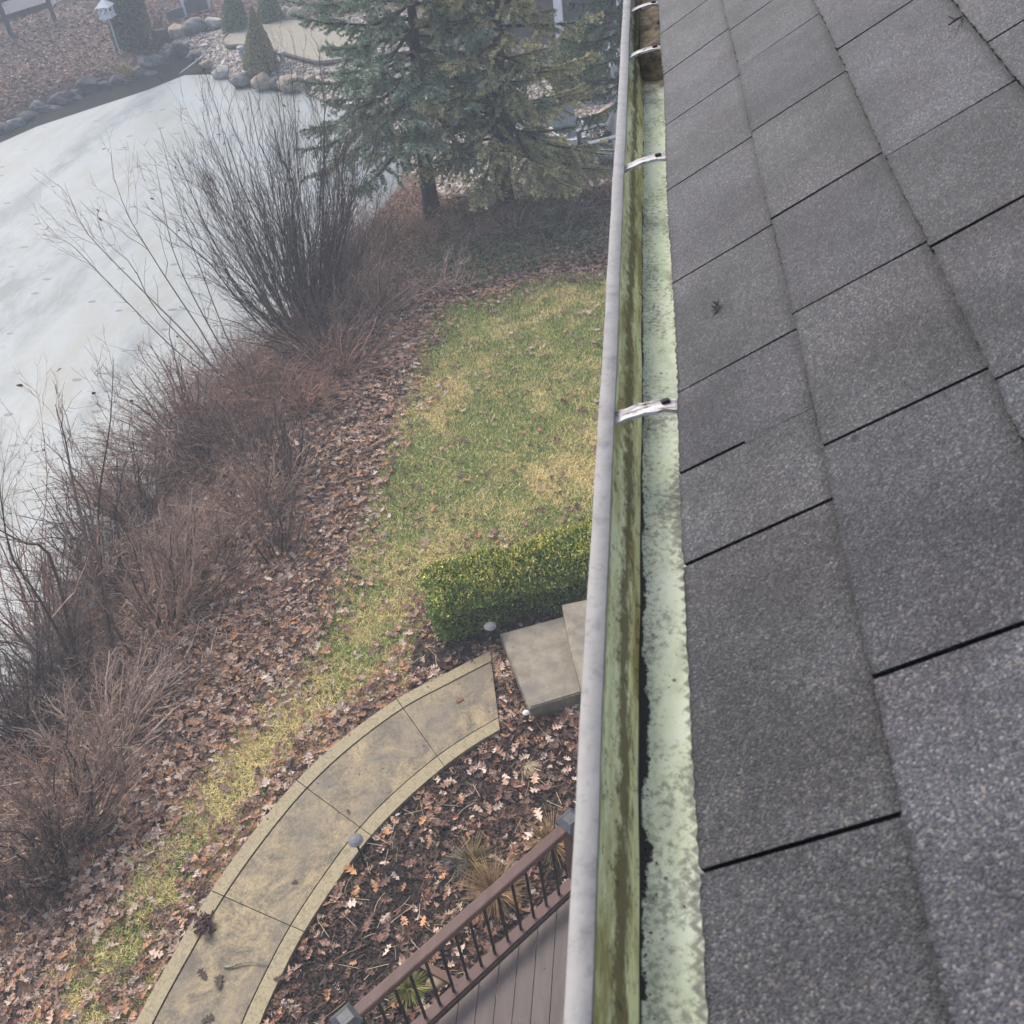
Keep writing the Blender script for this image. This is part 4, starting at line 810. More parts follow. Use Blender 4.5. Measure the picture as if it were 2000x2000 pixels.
BUSHES = [
 ('low arching brown bramble at the ice edge in the left centre', 330, 890, 235, 770, 330, 40, BROWN, .28, 6),
 ('grey brown tangled shrub drooping onto the ice at the left', 300, 985, 175, 870, 320, 38, GREY, .30, 4),
 ('dense purple brown shrub between the ice and the leaf slope', 395, 905, 345, 760, 280, 42, PURP, .12, 2),
 ('reddish thorny shrub beside the far left corner of the lawn', 665, 730, 640, 610, 260, 36, RED, .25, 0),
 ('rust red arching canes above the leaf slope left of the lawn', 600, 800, 560, 690, 240, 30, RED, .3, 0),
 ('fine grey twiggy shrub right behind the dark fan shaped shrub', 655, 600, 665, 430, 200, 32, PURP, .05, 3),
 ('brown brushy shrub at the foot of the fan shaped shrub', 520, 760, 480, 640, 230, 32, BROWN, .15, 0),
 ('wide brown thicket in the middle of the bank slope', 470, 880, 430, 770, 280, 36, BROWN, .25, 0),
 ('small upright shrub with black stems near the lawn edge', 560, 925, 545, 800, 140, 18, PURP, .0, 0),
 ('thin dark shrub alone on the leaf slope', 540, 1085, 530, 980, 110, 12, PURP, .0, 2),
 ('brown twiggy shrub in the centre of the leaf slope', 430, 1095, 395, 960, 240, 30, BROWN, .18, 3),
 ('grey thicket behind the brown multi stemmed trunks', 330, 1120, 290, 980, 240, 34, GREY, .15, 0),
 ('dark purple twiggy shrub over the ice below the left trunks', 130, 1330, 60, 1150, 260, 36, PURP, .1, 2),
 ('tangled dark shrub at the left edge halfway down', 60, 1450, 10, 1280, 240, 36, PURP, .12, 0),
 ('brown shrub spreading at the foot of the multi stemmed trunks', 250, 1400, 235, 1270, 220, 26, BROWN, .2, 2),
 ('large dark fan of stems in the lower left corner of the thicket', 160, 1625, 75, 1420, 300, 38, BROWN, .05, 2),
 ('pale straw coloured arching canes above the lower left shrubs', 195, 1540, 190, 1430, 200, 14, GREY, .35, 0),
 ('low dark shrub at the lower left picture edge', 20, 1790, 0, 1670, 150, 20, PURP, .1, 0),
 ('thin black stems in the leaves at the far lower left', 75, 1790, 60, 1680, 90, 9, PURP, .0, 0),
 ('grey brown shrub just left of the blue spruce trunk', 780, 470, 770, 380, 150, 24, BROWN, .2, 3),
 ('low brown brush around the blue spruce trunk', 850, 480, 860, 410, 170, 28, BROWN, .3, 0),
 ('brown brush between the two spruce trunks', 920, 455, 915, 385, 150, 26, BROWN, .25, 0),
 ('low grey brush at the foot of the green spruce', 1010, 450, 1020, 385, 170, 26, GREY, .3, 0),
 ('dark twiggy growth over the ivy by the gutter', 1100, 450, 1105, 400, 140, 16, PURP, .3, 0),
 ('tall red brown whips at the ice edge below the leaning saplings', 380, 860, 300, 640, 260, 34, RED, .02, 4),
 ('dense brown whips over the ice left of the middle of the bank', 270, 1020, 190, 800, 280, 38, BROWN, .05, 4),
 ('thick purple brown brush hiding the ice edge behind the left trunks', 200, 1130, 130, 900, 260, 38, PURP, .08, 3),
 ('tall brown whips right of the multi stemmed trunks', 330, 1230, 290, 1000, 260, 36, BROWN, .06, 2),
 ('dense red brown brush at the left edge below the slender stems', 110, 1260, 40, 1010, 280, 40, RED, .08, 3),
 ('tall dark whips at the left edge of the picture under the trunks', 70, 1420, 10, 1160, 260, 38, PURP, .06, 2),
 ('grey brown brush filling the bank below the multi stemmed trunks', 210, 1480, 170, 1280, 260, 34, GREY, .12, 0),
 ('red brown thicket climbing the slope in the centre of the bank', 500, 830, 450, 660, 270, 36, RED, .12, 2),
 ('purple brown thicket between the fan shaped shrub and the lawn', 640, 690, 610, 530, 260, 36, PURP, .1, 2),
 ('brown wiry brush on the slope above the lone dark shrub', 520, 1000, 490, 860, 230, 26, BROWN, .15, 0),
 ('dark brush over the leaves at the lower left above the grass strip', 110, 1700, 60, 1530, 260, 34, PURP, .08, 0),
 ('thin upright twigs at the far edge of the lawn', 870, 560, 870, 470, 130, 16, GREY, .05, 0),
 ('brown thicket below the tall thin saplings', 745, 610, 735, 490, 200, 34, BROWN, .18, 3),
 ('dense grey twigs under the tall thin saplings at the ice', 690, 530, 680, 400, 180, 30, PURP, .1, 2)]
for lab, px, py, tx, ty, wd, ns_, cols, arch, lf in BUSHES:
    bush(lab, px, py, tx, ty, wd, int(ns_ * 1.1), cols, 8, 4, arch=arch, r0=.0125, leaves=lf, a1=.6, a2=.7, foot=.3)
# uncountable brambles and dead canes on the slope
n = 27000; P = R.uniform((-13, .3), (.6, 23.5), (n, 2)); x, y = P[:, 0], P[:, 1]; ln = poly_sd(LAWN, x, y); pdn = poly_sd(POND, x, y)
k = (pdn > -.35) & (R.uniform(0, 1, n) < sm(.5, 1.9, ln) * np.clip(.75 + .7 * fnoise(x, y, 1.1, 51), .08, 1) * (1 - .45 * sm(8, 4, y))) & (poly_sd(GRAVEL, x, y) > .2) & (poly_sd(MULCH, x, y) > .3) & ~((x > -2.2) & (y < 17)) & (poly_sd(PATH, x, y) > .8)
P3 = np.c_[P, zat(P)][k]; P3 = P3[visible(P3, 150)]; n = len(P3); az = R.uniform(0, 6.283, n); el = R.uniform(.15, 1.35, n)
D = np.stack([np.cos(az) * np.cos(el), np.sin(az) * np.cos(el), np.sin(el)], -1); edge = sm(1.3, .2, poly_sd(POND, P3[:, 0], P3[:, 1])); L_ = R.uniform(.35, 1.15, n) * (1 + .7 * edge); P3[:, 2] = np.maximum(P3[:, 2], ZP); D[:, 0] -= .45 * edge; D /= np.linalg.norm(D, axis=1, keepdims=True); b = np.zeros((n, 3)); b[:, 2] = -.35
Pp = curve_paths(P3, D, L_, b, 6, .1, .05); Rr = R.uniform(.003, .0062, n)[:, None] * np.linspace(1, .5, 6)[None]
c1 = children(Pp, Rr, 3, .2, .95, .4, .7, 0, K=4, bendup=-.05, rf=.7)
V, F = tubes(Pp, Rr, 3); V2, F2 = tubes(*c1, 3); cc = np.vstack([np.repeat(pick(RED + BROWN + GREY[:2], n), 18, 0), np.repeat(pick(RED + BROWN + GREY, len(c1[0])), 12, 0)])
tag(mesh_np('bramble_undergrowth', np.vstack([V, V2]), [np.vstack([F, F2 + len(V)])], M_twig, col=cc), kind='stuff')
# ivy ground cover under the spruces
cen = np.array([GP(a, b_) for a, b_ in [(1080, 430), (1040, 460), (1000, 500), (1120, 450), (960, 470), (930, 520), (1060, 400), (860, 500), (1010, 530), (1140, 480)]]); n = 5200; k = R.integers(0, len(cen), n); P = cen[k][:, :2] + R.normal(0, .42, (n, 2)); P = P[(poly_sd(LAWN, P[:, 0], P[:, 1]) > .35)]; n = len(P)
P3 = np.c_[P, zat(P) + R.uniform(.04, .16, n)]; V, F = scatter(LV2, LF2, P3, randrot(n, .6), R.uniform(.05, .085, n), R.uniform(0, 1, n))
tag(mesh_np('ivy_ground_cover', V, [F], M_fol, col=np.repeat(pick([(.05, .09, .04), (.075, .12, .05), (.11, .15, .075), (.10, .085, .06)], n), len(LV2), 0)), kind='stuff')
# ------------------------------------------------------------------ spruces
def spruce(name, label, base, top, z0, rmax, cols, dead, nb, seed, up=.12, droop=.28, tw=.05, nsz=(.045, .075), r_tr=.17, pw=.75, hang=.25, prof=None):
    global R
    keep = R; R = np.random.default_rng(seed)
    base = np.asarray(base, float); top = np.asarray(top, float)
    t = thing(name, label, 'tree', base, None)
    K = 14; s = np.linspace(0, 1, K); tr = base + (top - base) * s[:, None]; tr[:, 0] += .05 * np.sin(s * 7 + seed); rr = r_tr * (1 - s) ** .9 + .012; rr[0] *= 1.25; tr[0, 2] -= .2
    b = MB(); b.tube(tr, rr, 12); b.build('trunk', M_bark, t, smooth=True)
    zb = base[2]; zt = top[2]; h = zt - zb
    frac = np.sort(R.uniform(0, 1, nb) ** 1.15); z = zb + z0 + frac * (h - z0 - .2); az = np.arange(nb) * 2.399 + R.uniform(-.4, .4, nb)
    f = (z - zb) / h; L = rmax * (1 - frac) ** pw * R.uniform(.62, 1.08, nb) + .12
    if prof is not None: L *= prof(az, frac)
    P0 = base + (top - base) * f[:, None]
    sl = lerp(-.12, .55, frac) + R.normal(0, .08, nb) + up - .12
    D = np.stack([np.cos(az) * np.cos(sl), np.sin(az) * np.cos(sl), np.sin(sl)], -1)
    Kb = 9; tt = np.linspace(0, 1, Kb); BP = P0[:, None] + D[:, None] * L[:, None, None] * tt[None, :, None]
    BP[:, :, 2] += L[:, None] * (-droop * (tt ** 1.4) + (droop * .75) * tt ** 3.2)[None] * (1 - .6 * frac)[:, None]
    BP += np.cumsum(R.normal(0, .012, (nb, Kb, 3)), 1) * L[:, None, None]
    BR = (.010 + .013 * L)[:, None] * np.linspace(1, .22, Kb)[None]
    # twigs, alternating left and right of each branch
    TP, TD, TL, TB = [], [], [], []
    for i in range(nb):
        m = max(5, int(L[i] / tw)); s_ = R.uniform(.16, 1.0, m) ** .85; q = s_ * (Kb - 1); a = np.minimum(q.astype(int), Kb - 2); ff = (q - a)[:, None]
        p = BP[i, a] * (1 - ff) + BP[i, a + 1] * ff; T = BP[i, a + 1] - BP[i, a]; T /= np.linalg.norm(T, axis=1, keepdims=True)
        side = np.cross(T, [0, 0, 1]); side /= np.linalg.norm(side, axis=1, keepdims=True) + 1e-9; sg = np.where(R.uniform(0, 1, m) < .5, 1, -1)[:, None]
        d = T * R.uniform(.45, .95, (m, 1)) + side * sg * R.uniform(.35, 1.0, (m, 1)); d[:, 2] += R.normal(-hang * .6, .22, m); d /= np.linalg.norm(d, axis=1, keepdims=True)
        TP.append(p); TD.append(d); TL.append((.34 * L[i] * (1.05 - s_) + .11) * R.uniform(.6, 1.2, m)); TB.append(np.full(m, i))
    TP = np.vstack(TP); TD = np.vstack(TD); TL = np.concatenate(TL); TB = np.concatenate(TB); nt = len(TP)
    bb = np.zeros((nt, 3)); bb[:, 2] = -hang * .6
    TW = curve_paths(TP, TD, TL, bb, 5, 0, .03); TR = np.full((nt, 5), .0035) * np.linspace(1, .5, 5)[None]
    V, F = tubes(BP, BR, 5); V2, F2 = tubes(TW, TR, 3)
    wood = mesh_np('branches', np.vstack([V, V2]), [np.vstack([F, F2 + len(V)])], M_twig, t, col=np.vstack([np.repeat(pick([(.035, .03, .028), (.06, .05, .045)], nb), Kb * 5, 0), np.repeat(pick([(.06, .05, .042), (.10, .08, .065), (.04, .035, .03)], nt), 15, 0)]))
    # needle tufts along twigs; inner twigs are bare
    alive = R.uniform(0, 1, nt) > dead; rel = np.linalg.norm(TP - P0[TB], axis=1) / L[TB]; alive &= R.uniform(0, 1, nt) < sm(.05, .45, rel) + .12
    BPa = np.concatenate([TW[alive], BP[:, [4, 5, 6, 7, 8]]]); Ls = np.concatenate([TL[alive], L * .5])
    cnt = np.maximum(3, (Ls / .013).astype(int)); src = np.repeat(np.arange(len(BPa)), cnt); n = len(src); u = R.uniform(.08, 1.02, n) * 4; a = np.minimum(u.astype(int), 3); ff = (u - a)[:, None]
    q = BPa[src, a] * (1 - ff) + BPa[src, a + 1] * ff; T = BPa[src, a + 1] - BPa[src, a]; T /= np.linalg.norm(T, axis=1, keepdims=True) + 1e-9
    nn = 3; q = np.repeat(q, nn, 0); T = np.repeat(T, nn, 0); n3 = len(q); rv = R.normal(0, 1, (n3, 3)); rv[:, 2] += .35; rv -= T * (rv * T).sum(1, keepdims=True); rv /= np.linalg.norm(rv, axis=1, keepdims=True)
    d = T * .55 + rv * .85; d /= np.linalg.norm(d, axis=1, keepdims=True); sd_ = np.cross(d, R.normal(0, 1, (n3, 3))); sd_ /= np.linalg.norm(sd_, axis=1, keepdims=True); ln2 = R.uniform(*nsz, n3)[:, None]; wd2 = ln2 * R.uniform(.13, .22, (n3, 1))
    V = np.stack([q - sd_ * wd2, q + sd_ * wd2, q + d * ln2], 1).reshape(-1, 3)
    cb = pick(cols, len(BPa), .22); tipw = np.repeat(sm(2.0, 4.0, u), nn); cc = cb[np.repeat(src, nn)] * (1 + .35 * tipw[:, None]) * (1 + R.uniform(-.2, .2, (n3, 1)))
    mesh_np('crown', V, [np.arange(n3 * 3).reshape(n3, 3)], M_needle, t, col=np.repeat(cc, 3, 0)); print(label[:30], 'needles', n3)
    R = keep; return t
BLUE = [(.24, .285, .205), (.30, .35, .26), (.18, .225, .16), (.37, .42, .32)]; OLIV = [(.40, .375, .18), (.47, .44, .22), (.29, .275, .14), (.54, .49, .27), (.33, .29, .19)]; DKG = [(.10, .14, .10), (.14, .19, .125), (.08, .11, .08)]
b1 = GP(846, 428); t1 = PV(762, -330, b1)
spruce('blue_spruce', 'blue green spruce leaning over the frozen pond with a bare lower trunk', b1, t1, 2.3, 3.05, BLUE, .08, 112, 3, droop=.34, hang=.22, prof=lambda a, f: 1 + .0 * a)
b2 = GP(985, 402); t2 = PV(962, -360, b2)
spruce('green_spruce', 'olive green spruce with drooping branches down to the ground beside the gutter', b2, t2, 1.15, 2.35, OLIV, .30, 112, 9, droop=.27, hang=.38, pw=.6, tw=.048)
b3 = GP(1228, 300); t3 = PV(1215, -420, b3)
spruce('dark_spruce', 'dark green spruce mostly hidden behind the gutter', b3, t3, .5, 1.5, DKG + [(.06, .10, .07)], .2, 90, 5, droop=.42, hang=.6, pw=.6)
# ------------------------------------------------------------------ clipped conifers across the pond
def conifer(name, label, px, py, tpx, tpy, wpx, cols, shape, n, group, size=(.07, .13)):
    base = GP(px, py); tip = PV(tpx, tpy, base); h = tip[2] - base[2]; r = wpx / 2 / FPX * np.linalg.norm(base - CAM)
    t = thing(name, label, 'conifer', base, group)
    u = R.uniform(0, 1, n) ** (1.0 if shape != 'cone' else 1.25); az = R.uniform(0, 6.283, n)
    pr = {'cone': (1 - u) ** .85 * np.minimum(1, .72 + u * 4), 'column': np.minimum(1, ((1 - u) * 3.2)) ** .6 * np.minimum(1, .8 + u * 1.5), 'globe': np.sqrt(np.maximum(0, 1 - (2 * (u * .93 + .02) - 1) ** 2)) * .5 + .5 * np.sqrt(np.maximum(0, 1 - u ** 2))}[shape]
    rough = 1 + .10 * fnoise(az * 2.0, u * h * 2.2, 2.0, int(px)) + .06 * fnoise(az * 6, u * h * 5, 2, 7)
    rad = r * pr * rough * (1 - np.abs(R.normal(0, .07, n)))
    P = np.stack([base[0] + rad * np.cos(az) + (tip[0] - base[0]) * u, base[1] + rad * np.sin(az) + (tip[1] - base[1]) * u, base[2] + u * h], -1)
    N = np.stack([np.cos(az), np.sin(az), np.full(n, .45)], -1)
    V, F, Cc = leaf_cloud(P, N, R.uniform(*size, n), .5, .7, pick(cols, n, .35), .3)
    mesh_np('crown', V, [F], M_needle, t, col=Cc)
    b = MB(); b.tube([base - (0, 0, .1), base * .4 + tip * .6], [.09, .04], 8); b.build('trunk', M_bark, t)
    zz = np.linspace(.02, .9, 9); b = MB(); pf = {'cone': (1 - zz) ** .85, 'column': np.minimum(1, (1 - zz) * 3) ** .6, 'globe': np.sqrt(1 - zz ** 2)}[shape]
    b.tube([base + (tip - base) * q for q in zz], np.maximum(r * pf * .78, .02), 14); b.build('inner_twigs', plain('conifer_inside', (.022, .026, .018), (.04, .04, .028), 12, .95), t)
    return t
CONE = [(.32, .30, .16), (.40, .37, .21), (.25, .24, .13), (.35, .29, .18)]; GRN = [(.17, .23, .12), (.22, .29, .15), (.13, .18, .095)]
conifer('dwarf_conifer', 'tan green cone shaped conifer in the gravel in front of the dormant turf', 512, 138, 491, 14, 66, CONE, 'cone', 9000, None)
conifer('dwarf_conifer', 'green conical conifer behind the boulders at the left end of the dormant turf', 462, 62, 447, -50, 52, GRN, 'cone', 7000, None)
conifer('dwarf_conifer', 'green rounded conifer at the top between the path and the big boulders', 530, 46, 516, -50, 50, GRN, 'cone', 6000, None)
conifer('columnar_evergreen', 'tall columnar evergreen standing beside the white birdhouse', 258, 88, 228, -95, 64, [(.12, .165, .095), (.16, .21, .12), (.09, .12, .075)], 'column', 11000, None)
conifer('rounded_evergreen', 'large rounded olive evergreen behind the green spruce', 1128, 192, 1122, 58, 92, [(.22, .235, .09), (.17, .19, .075), (.27, .28, .11)], 'globe', 9000, None)
conifer('rounded_evergreen', 'small yellowish rounded evergreen in front of the grey house corner', 1126, 72, 1123, 24, 30, [(.28, .29, .12), (.22, .225, .095)], 'globe', 3000, None)
# ------------------------------------------------------------------ boulders
bmq = bmesh.new(); bmesh.ops.create_icosphere(bmq, subdivisions=4, radius=1); SV = np.array([v.co[:] for v in bmq.verts]); SF = np.array([[v.index for v in f.verts] for f in bmq.faces]); bmq.free()
def rock_mat(nm, a, b_, c):
    m = Mat(nm, .85, .25); f = m.noise(3.5, 8, .7); m.bump(f, .8, .06); return m.out(m.ramp(m.math('ADD', m.math('MULTIPLY', f, .8), m.math('MULTIPLY', m.noise(1.1, 3), .3)), (.35, a), (.55, b_), (.72, c)))
RT = rock_mat('tan_boulder', (.16, .12, .085), (.34, .27, .20), (.46, .40, .32)); RG = rock_mat('grey_boulder', (.07, .068, .066), (.17, .165, .16), (.27, .265, .26)); RD = rock_mat('dark_boulder', (.025, .025, .026), (.06, .06, .06), (.11, .108, .105)); RP = rock_mat('pale_boulder', (.2, .18, .15), (.38, .36, .33), (.5, .48, .45))
def boulder(px, py, w_px, mat, label, sq=.7, flat=1.0, group='boulders around the pond', name='boulder'):
    c = GP(px, py); s = w_px / 2 / FPX * np.linalg.norm(c - CAM); r = np.random.default_rng(int(px * 7 + py)); V = SV.copy()
    for i in range(7):
        a = nrm(r.normal(0, 1, 3)); dd = r.uniform(.55, .9); ex = V @ a - dd; V -= np.where(ex > 0, ex * .85, 0)[:, None] * a
    V *= (1 + .08 * np.sin(V[:, :1] * 3.1 + r.uniform(0, 6)) * np.sin(V[:, 1:2] * 2.7 + r.uniform(0, 6)) + .03 * np.sin(V[:, 2:] * 9 + V[:, :1] * 8))
    an = r.uniform(0, 3.1); V = V * np.array([1.08, r.uniform(.75, .95), sq * flat]) @ np.array([[math.cos(.3 * an), math.sin(.3 * an), 0], [-math.sin(.3 * an), math.cos(.3 * an), 0], [0, 0, 1]])
    return tag(mesh_np(name, V * s + c + np.array([0, 0, s * sq * flat * .45]), [SF], mat, loc=c, smooth=True), label, 'boulder', group)
zc = lambda x, y: (280 + x / 5.682, y / 5.682); z1 = lambda x, y: (x / 2.76, y / 2.76)
ROCKS = [
 (*zc(735, 750), 30, RT, 'rounded tan boulder where the plank meets the pond edge', .7), (*zc(880, 845), 34, RP, 'pale pinkish boulder with two lobes at the ice edge right of the plank', .8), (*zc(1110, 930), 50, RG, 'broad grey boulder at the ice edge below the stone chips', .6),
 (*zc(1345, 950), 40, RT, 'cream boulder with dark spots in front of the cone conifer', .75), (*zc(1490, 950), 26, RG, 'narrow grey boulder between two cream boulders at the ice', .8), (*zc(1645, 960), 46, RT, 'big smooth cream boulder nearest the blue spruce branches', .68), (*zc(1840, 930), 30, RT, 'tan boulder partly behind the blue spruce branch tips', .7),
 (*zc(190, 420), 32, RD, 'dark purple grey boulder at the left end of the far boulder row', .8), (*zc(375, 395), 36, RT, 'yellowish boulder in the far row left of the long grey one', .75), (*zc(585, 345), 46, RG, 'long grey boulder in the far row', .65), (*zc(790, 300), 30, RP, 'pale angular boulder in the far row next to the green conifer', .85), (*zc(462, 268), 9, RG, 'fist sized grey stone on top of the gap in the far row', .8),
 (*zc(1585, 195), 26, RP, 'pale boulder at the top right beside the green conifer', .95), (*zc(1715, 215), 34, RT, 'brown boulder at the top behind the blue spruce tips', .85),
 (*zc(275, 600), 36, RG, 'flat grey ledge stone above the dark inlet', .3), (*zc(425, 610), 30, RD, 'dark upright boulder at the head of the inlet', 1.0), (*zc(600, 640), 28, RG, 'grey stone at the right corner of the inlet', .7), (*zc(140, 720), 34, RG, 'grey boulder left of the dark inlet', .7), (*zc(35, 730), 30, RG, 'lichen grey boulder at the left mouth of the inlet', .75), (*zc(690, 500), 20, RP, 'thin flagstone lying on the stone chips', .2), (*zc(790, 425), 24, RG, 'second thin flagstone higher on the stone chips', .2),
 (*z1(480, 500), 38, RD, 'tall dark boulder on the left bank right of the grey pair', .95), (*z1(572, 490), 32, RD, 'dark boulder on the left bank below the fallen leaves', .7), (*z1(345, 560), 44, RD, 'wide dark boulder in the middle of the left bank', .6), (*z1(415, 520), 26, RD, 'small dark boulder beside the tall dark one', .7), (*z1(250, 610), 30, RD, 'dark block at the waterline of the left bank', .7), (*z1(205, 590), 28, RG, 'grey boulder high on the left bank', .7),
 (*z1(150, 650), 40, RD, 'long dark slab at the waterline left of the white frost', .5), (*z1(85, 690), 36, RG, 'grey rounded boulder near the left picture edge', .7), (*z1(20, 720), 34, RD, 'dark boulder at the left picture edge', .7), (*z1(640, 450), 30, RD, 'dark boulder left of the yellow reeds', .65), (*z1(745, 400), 26, RG, 'grey boulder right of the yellow reeds', .7), (8, 262, 40, RD, 'dark waterline boulder at the very left picture edge', .6), (52, 241, 38, RD, 'second dark waterline boulder from the left picture edge', .55), (100, 224, 42, RD, 'broad dark waterline boulder below the long slab', .5), (150, 206, 36, RD, 'dark waterline boulder below the tall dark one', .6), (203, 188, 40, RD, 'low dark waterline boulder below the yellow reeds', .5), (252, 173, 36, RD, 'dark waterline boulder right of the yellow reeds', .55), (298, 154, 36, RD, 'dark waterline boulder at the left side of the inlet mouth', .55), (336, 135, 30, RD, 'dark wet stone inside the inlet beside the plank', .5),
 (*z1(540, 445), 22, RD, 'dark stone above the two dark boulders of the left bank', .6)]
for px, py, wp, mt, lab, sq in ROCKS: boulder(px, py, wp, mt, lab, sq, name='flagstone' if 'flagstone' in lab else 'boulder')
# stone chips
n = 26000; P = R.uniform(GRAVEL.min(0), GRAVEL.max(0), (n, 2)); k = (poly_sd(GRAVEL, P[:, 0], P[:, 1]) < -.05) & (poly_sd(TURF, P[:, 0], P[:, 1]) > .1); P = P[k]; P3 = np.c_[P, zat(P)]; P3 = P3[visible(P3, 60)]; n = len(P3)
OV = np.array([(1, 0, 0), (0, .8, 0), (-1, 0, 0), (0, -.8, 0), (0, 0, .55), (.1, .1, -.4)]); OF = np.array([(0, 1, 4), (1, 2, 4), (2, 3, 4), (3, 0, 4), (1, 0, 5), (2, 1, 5), (3, 2, 5), (0, 3, 5)])
V, F = scatter(OV, OF, P3 + np.array([0, 0, .015]), randrot(n, .3), R.uniform(.035, .10, n)); tag(mesh_np('stone_chips', V, [F], M_stone, col=np.repeat(pick([(.30, .26, .23), (.38, .34, .30), (.22, .19, .17), (.46, .42, .38), (.26, .20, .16)], n), 6, 0)), kind='stuff')
# edging of the dormant turf
ed = catmull([np.append(q, 0) for q in TURF], 4); ed[:, 2] = H(ed[:, 0], ed[:, 1]) + .12; ed = np.vstack([ed, ed[:1]])
b = MB(); b.tube(ed, .055, 6); tag(b.build('lawn_edging', plain('edging_dark', (.09, .08, .07), (.14, .125, .11), 8, .8), loc=ed[0]), 'dark curved edging strip around the dormant turf across the pond', 'edging')
# plank, reeds, garden lights
p0, p1 = PZ(394, 112, ZP + .45), PZ(357, 140, ZP + .06); dq = nrm(p1 - p0); sdv = nrm(np.cross(dq, (0, 0, 1))); b = MB(); b.box((p0 + p1) / 2, (np.linalg.norm(p1 - p0) + .2, .22, .05), ax=[dq, sdv, np.cross(sdv, dq) * -1], bev=.006)
tag(b.build('plank', plain('grey_plank', (.28, .28, .29), (.2, .2, .21), 6, .8), loc=p1), 'grey wooden plank sloping from the rocks onto the far pond corner', 'plank')
tuft('dry_reeds', 254, 158, 70, .75, .6, [(.40, .31, .13), (.32, .24, .10)], 'yellow dry reeds on the far left bank', 'reeds', wid=.016, z=float(GP(254, 158)[2]))
for (px, py, lab) in ((*zc(1105, 640), 'small grey garden lamp left of the cone conifer'), (*zc(1556, 700), 'small grey garden lamp right of the cone conifer')):
    q = GP(px, py); t = thing('garden_lamp', lab, 'garden lamp', q, 'garden lamps by the dormant turf'); mg = plain('lamp_grey', (.22, .24, .27), (.3, .32, .35), 9, .6)
    b = MB(); b.tube([q - (0, 0, .1), q + (0, 0, .25)], [.07, .055], 10); b.build('post', mg, t); b = MB(); b.tube([q + (0, 0, .25), q + (0, 0, .29), q + (0, 0, .36), q + (0, 0, .40)], [.08, .15, .13, .03], 12); b.build('lamp_head', mg, t)
# ------------------------------------------------------------------ birdhouse on its pole
bb0 = GP(236, 108); bt = PV(212, 34, bb0); t = thing('birdhouse', 'white open birdhouse on a tall thin pole above the leaf covered bank', 'birdhouse', bb0); bw_ = plain('bird_white', (.72, .74, .77), (.6, .62, .65), 8, .6)
top = np.array([bb0[0] + (bt[0] - bb0[0]) * .35, bb0[1] + (bt[1] - bb0[1]) * .35, bt[2]]); b = MB(); b.tube([bb0 - (0, 0, .2), top], .03, 8); b.build('pole', plain('pole_grey', (.5, .5, .52), (.4, .4, .42), 6), t)
s = .20; b = MB(); b.box(top + (0, 0, .03), (s * 2.3, s * 2.3, .05), bev=.006); b.build('floor', bw_, t)
b = MB()
for sx in (-1, 1):
    for sy in (-1, 1): b.box(top + (sx * s * .85, sy * s * .85, .21), (.07, .07, .34))
for sx in (-1, 1): b.box(top + (sx * s * .85, 0, .10), (.05, s * 1.6, .10)); b.box(top + (0, sx * s * .85, .10), (s * 1.6, .05, .10)); b.box(top + (0, sx * s * .85, .35), (s * 1.6, .06, .07)); b.box(top + (sx * s * .85, 0, .35), (.06, s * 1.6, .07))
b.build('walls', bw_, t); e = s * 1.35; b = MB(); z0 = top[2] + .37
b.add([(top[0] - e, top[1] - e, z0), (top[0] + e, top[1] - e, z0), (top[0] + e, top[1] + e, z0), (top[0] - e, top[1] + e, z0), (top[0], top[1], z0 + .24), (top[0], top[1], z0 + .10)], [(0, 1, 4), (1, 2, 4), (2, 3, 4), (3, 0, 4), (1, 0, 5), (2, 1, 5), (3, 2, 5), (0, 3, 5)]); b.build('roof', plain('bird_roof', (.55, .58, .62), (.42, .45, .5), 7, .6), t)
# ------------------------------------------------------------------ rail fence, road, low board fence
rp_ = [(-70, 100), (22, 69), (108, 41)]; pp = [GP(*q) for q in rp_]; fw = plain('fence_weathered', (.045, .042, .042), (.08, .075, .072), 5, .9, .3)
t = thing('rail_fence', 'dark weathered two rail fence at the top left beyond the leaf covered slope', 'fence', pp[1]); hz = [1.25, .62]
for q in pp: b = MB(); b.box(q + (0, 0, .65), (.17, .17, 1.55), .5, bev=.012); b.build('post', fw, t)
for a, c in zip(pp[:-1], pp[1:]):
    for z in hz:
        d = nrm(c - a); L = np.linalg.norm(c - a); sd2 = nrm(np.cross(d, (0, 0, 1))); b = MB(); b.box((a + c) / 2 + (0, 0, z), (L, .05, .20), ax=[d, sd2, np.cross(sd2, d)], bev=.008); b.build('rail', fw, t)
ra = [GP(*q) for q in [(-160, 75), (-10, 52), (85, 20), (150, -8), (240, -45), (215, -75), (100, -50), (-10, 20), (-160, 50)]]; ra = np.array(ra); ra[:, 2] = H(ra[:, 0], ra[:, 1]) + .05
tag(mesh_np('road', ra, [list(range(len(ra)))], plain('asphalt_grey', (.085, .09, .096), (.06, .065, .07), 6, .85)), kind='structure')
a, c = GP(364, 33), GP(410, 18); t = thing('board_fence', 'low grey board panel between two short white posts near the top', 'fence', (a + c) / 2); d = nrm(c - a); L = np.linalg.norm(c - a); sd2 = nrm(np.cross(d, (0, 0, 1)))
gp = plain('grey_board', (.13, .145, .16), (.10, .11, .12), 5, .8)
for q in (a, c): b = MB(); b.box(q + (0, 0, .38), (.11, .11, .85), bev=.01); b.build('post', bw_, t)
b = MB(); b.box((a + c) / 2 + (0, 0, .30), (L, .06, .50), ax=[d, sd2, np.cross(sd2, d)], bev=.01); b.build('panel', gp, t)
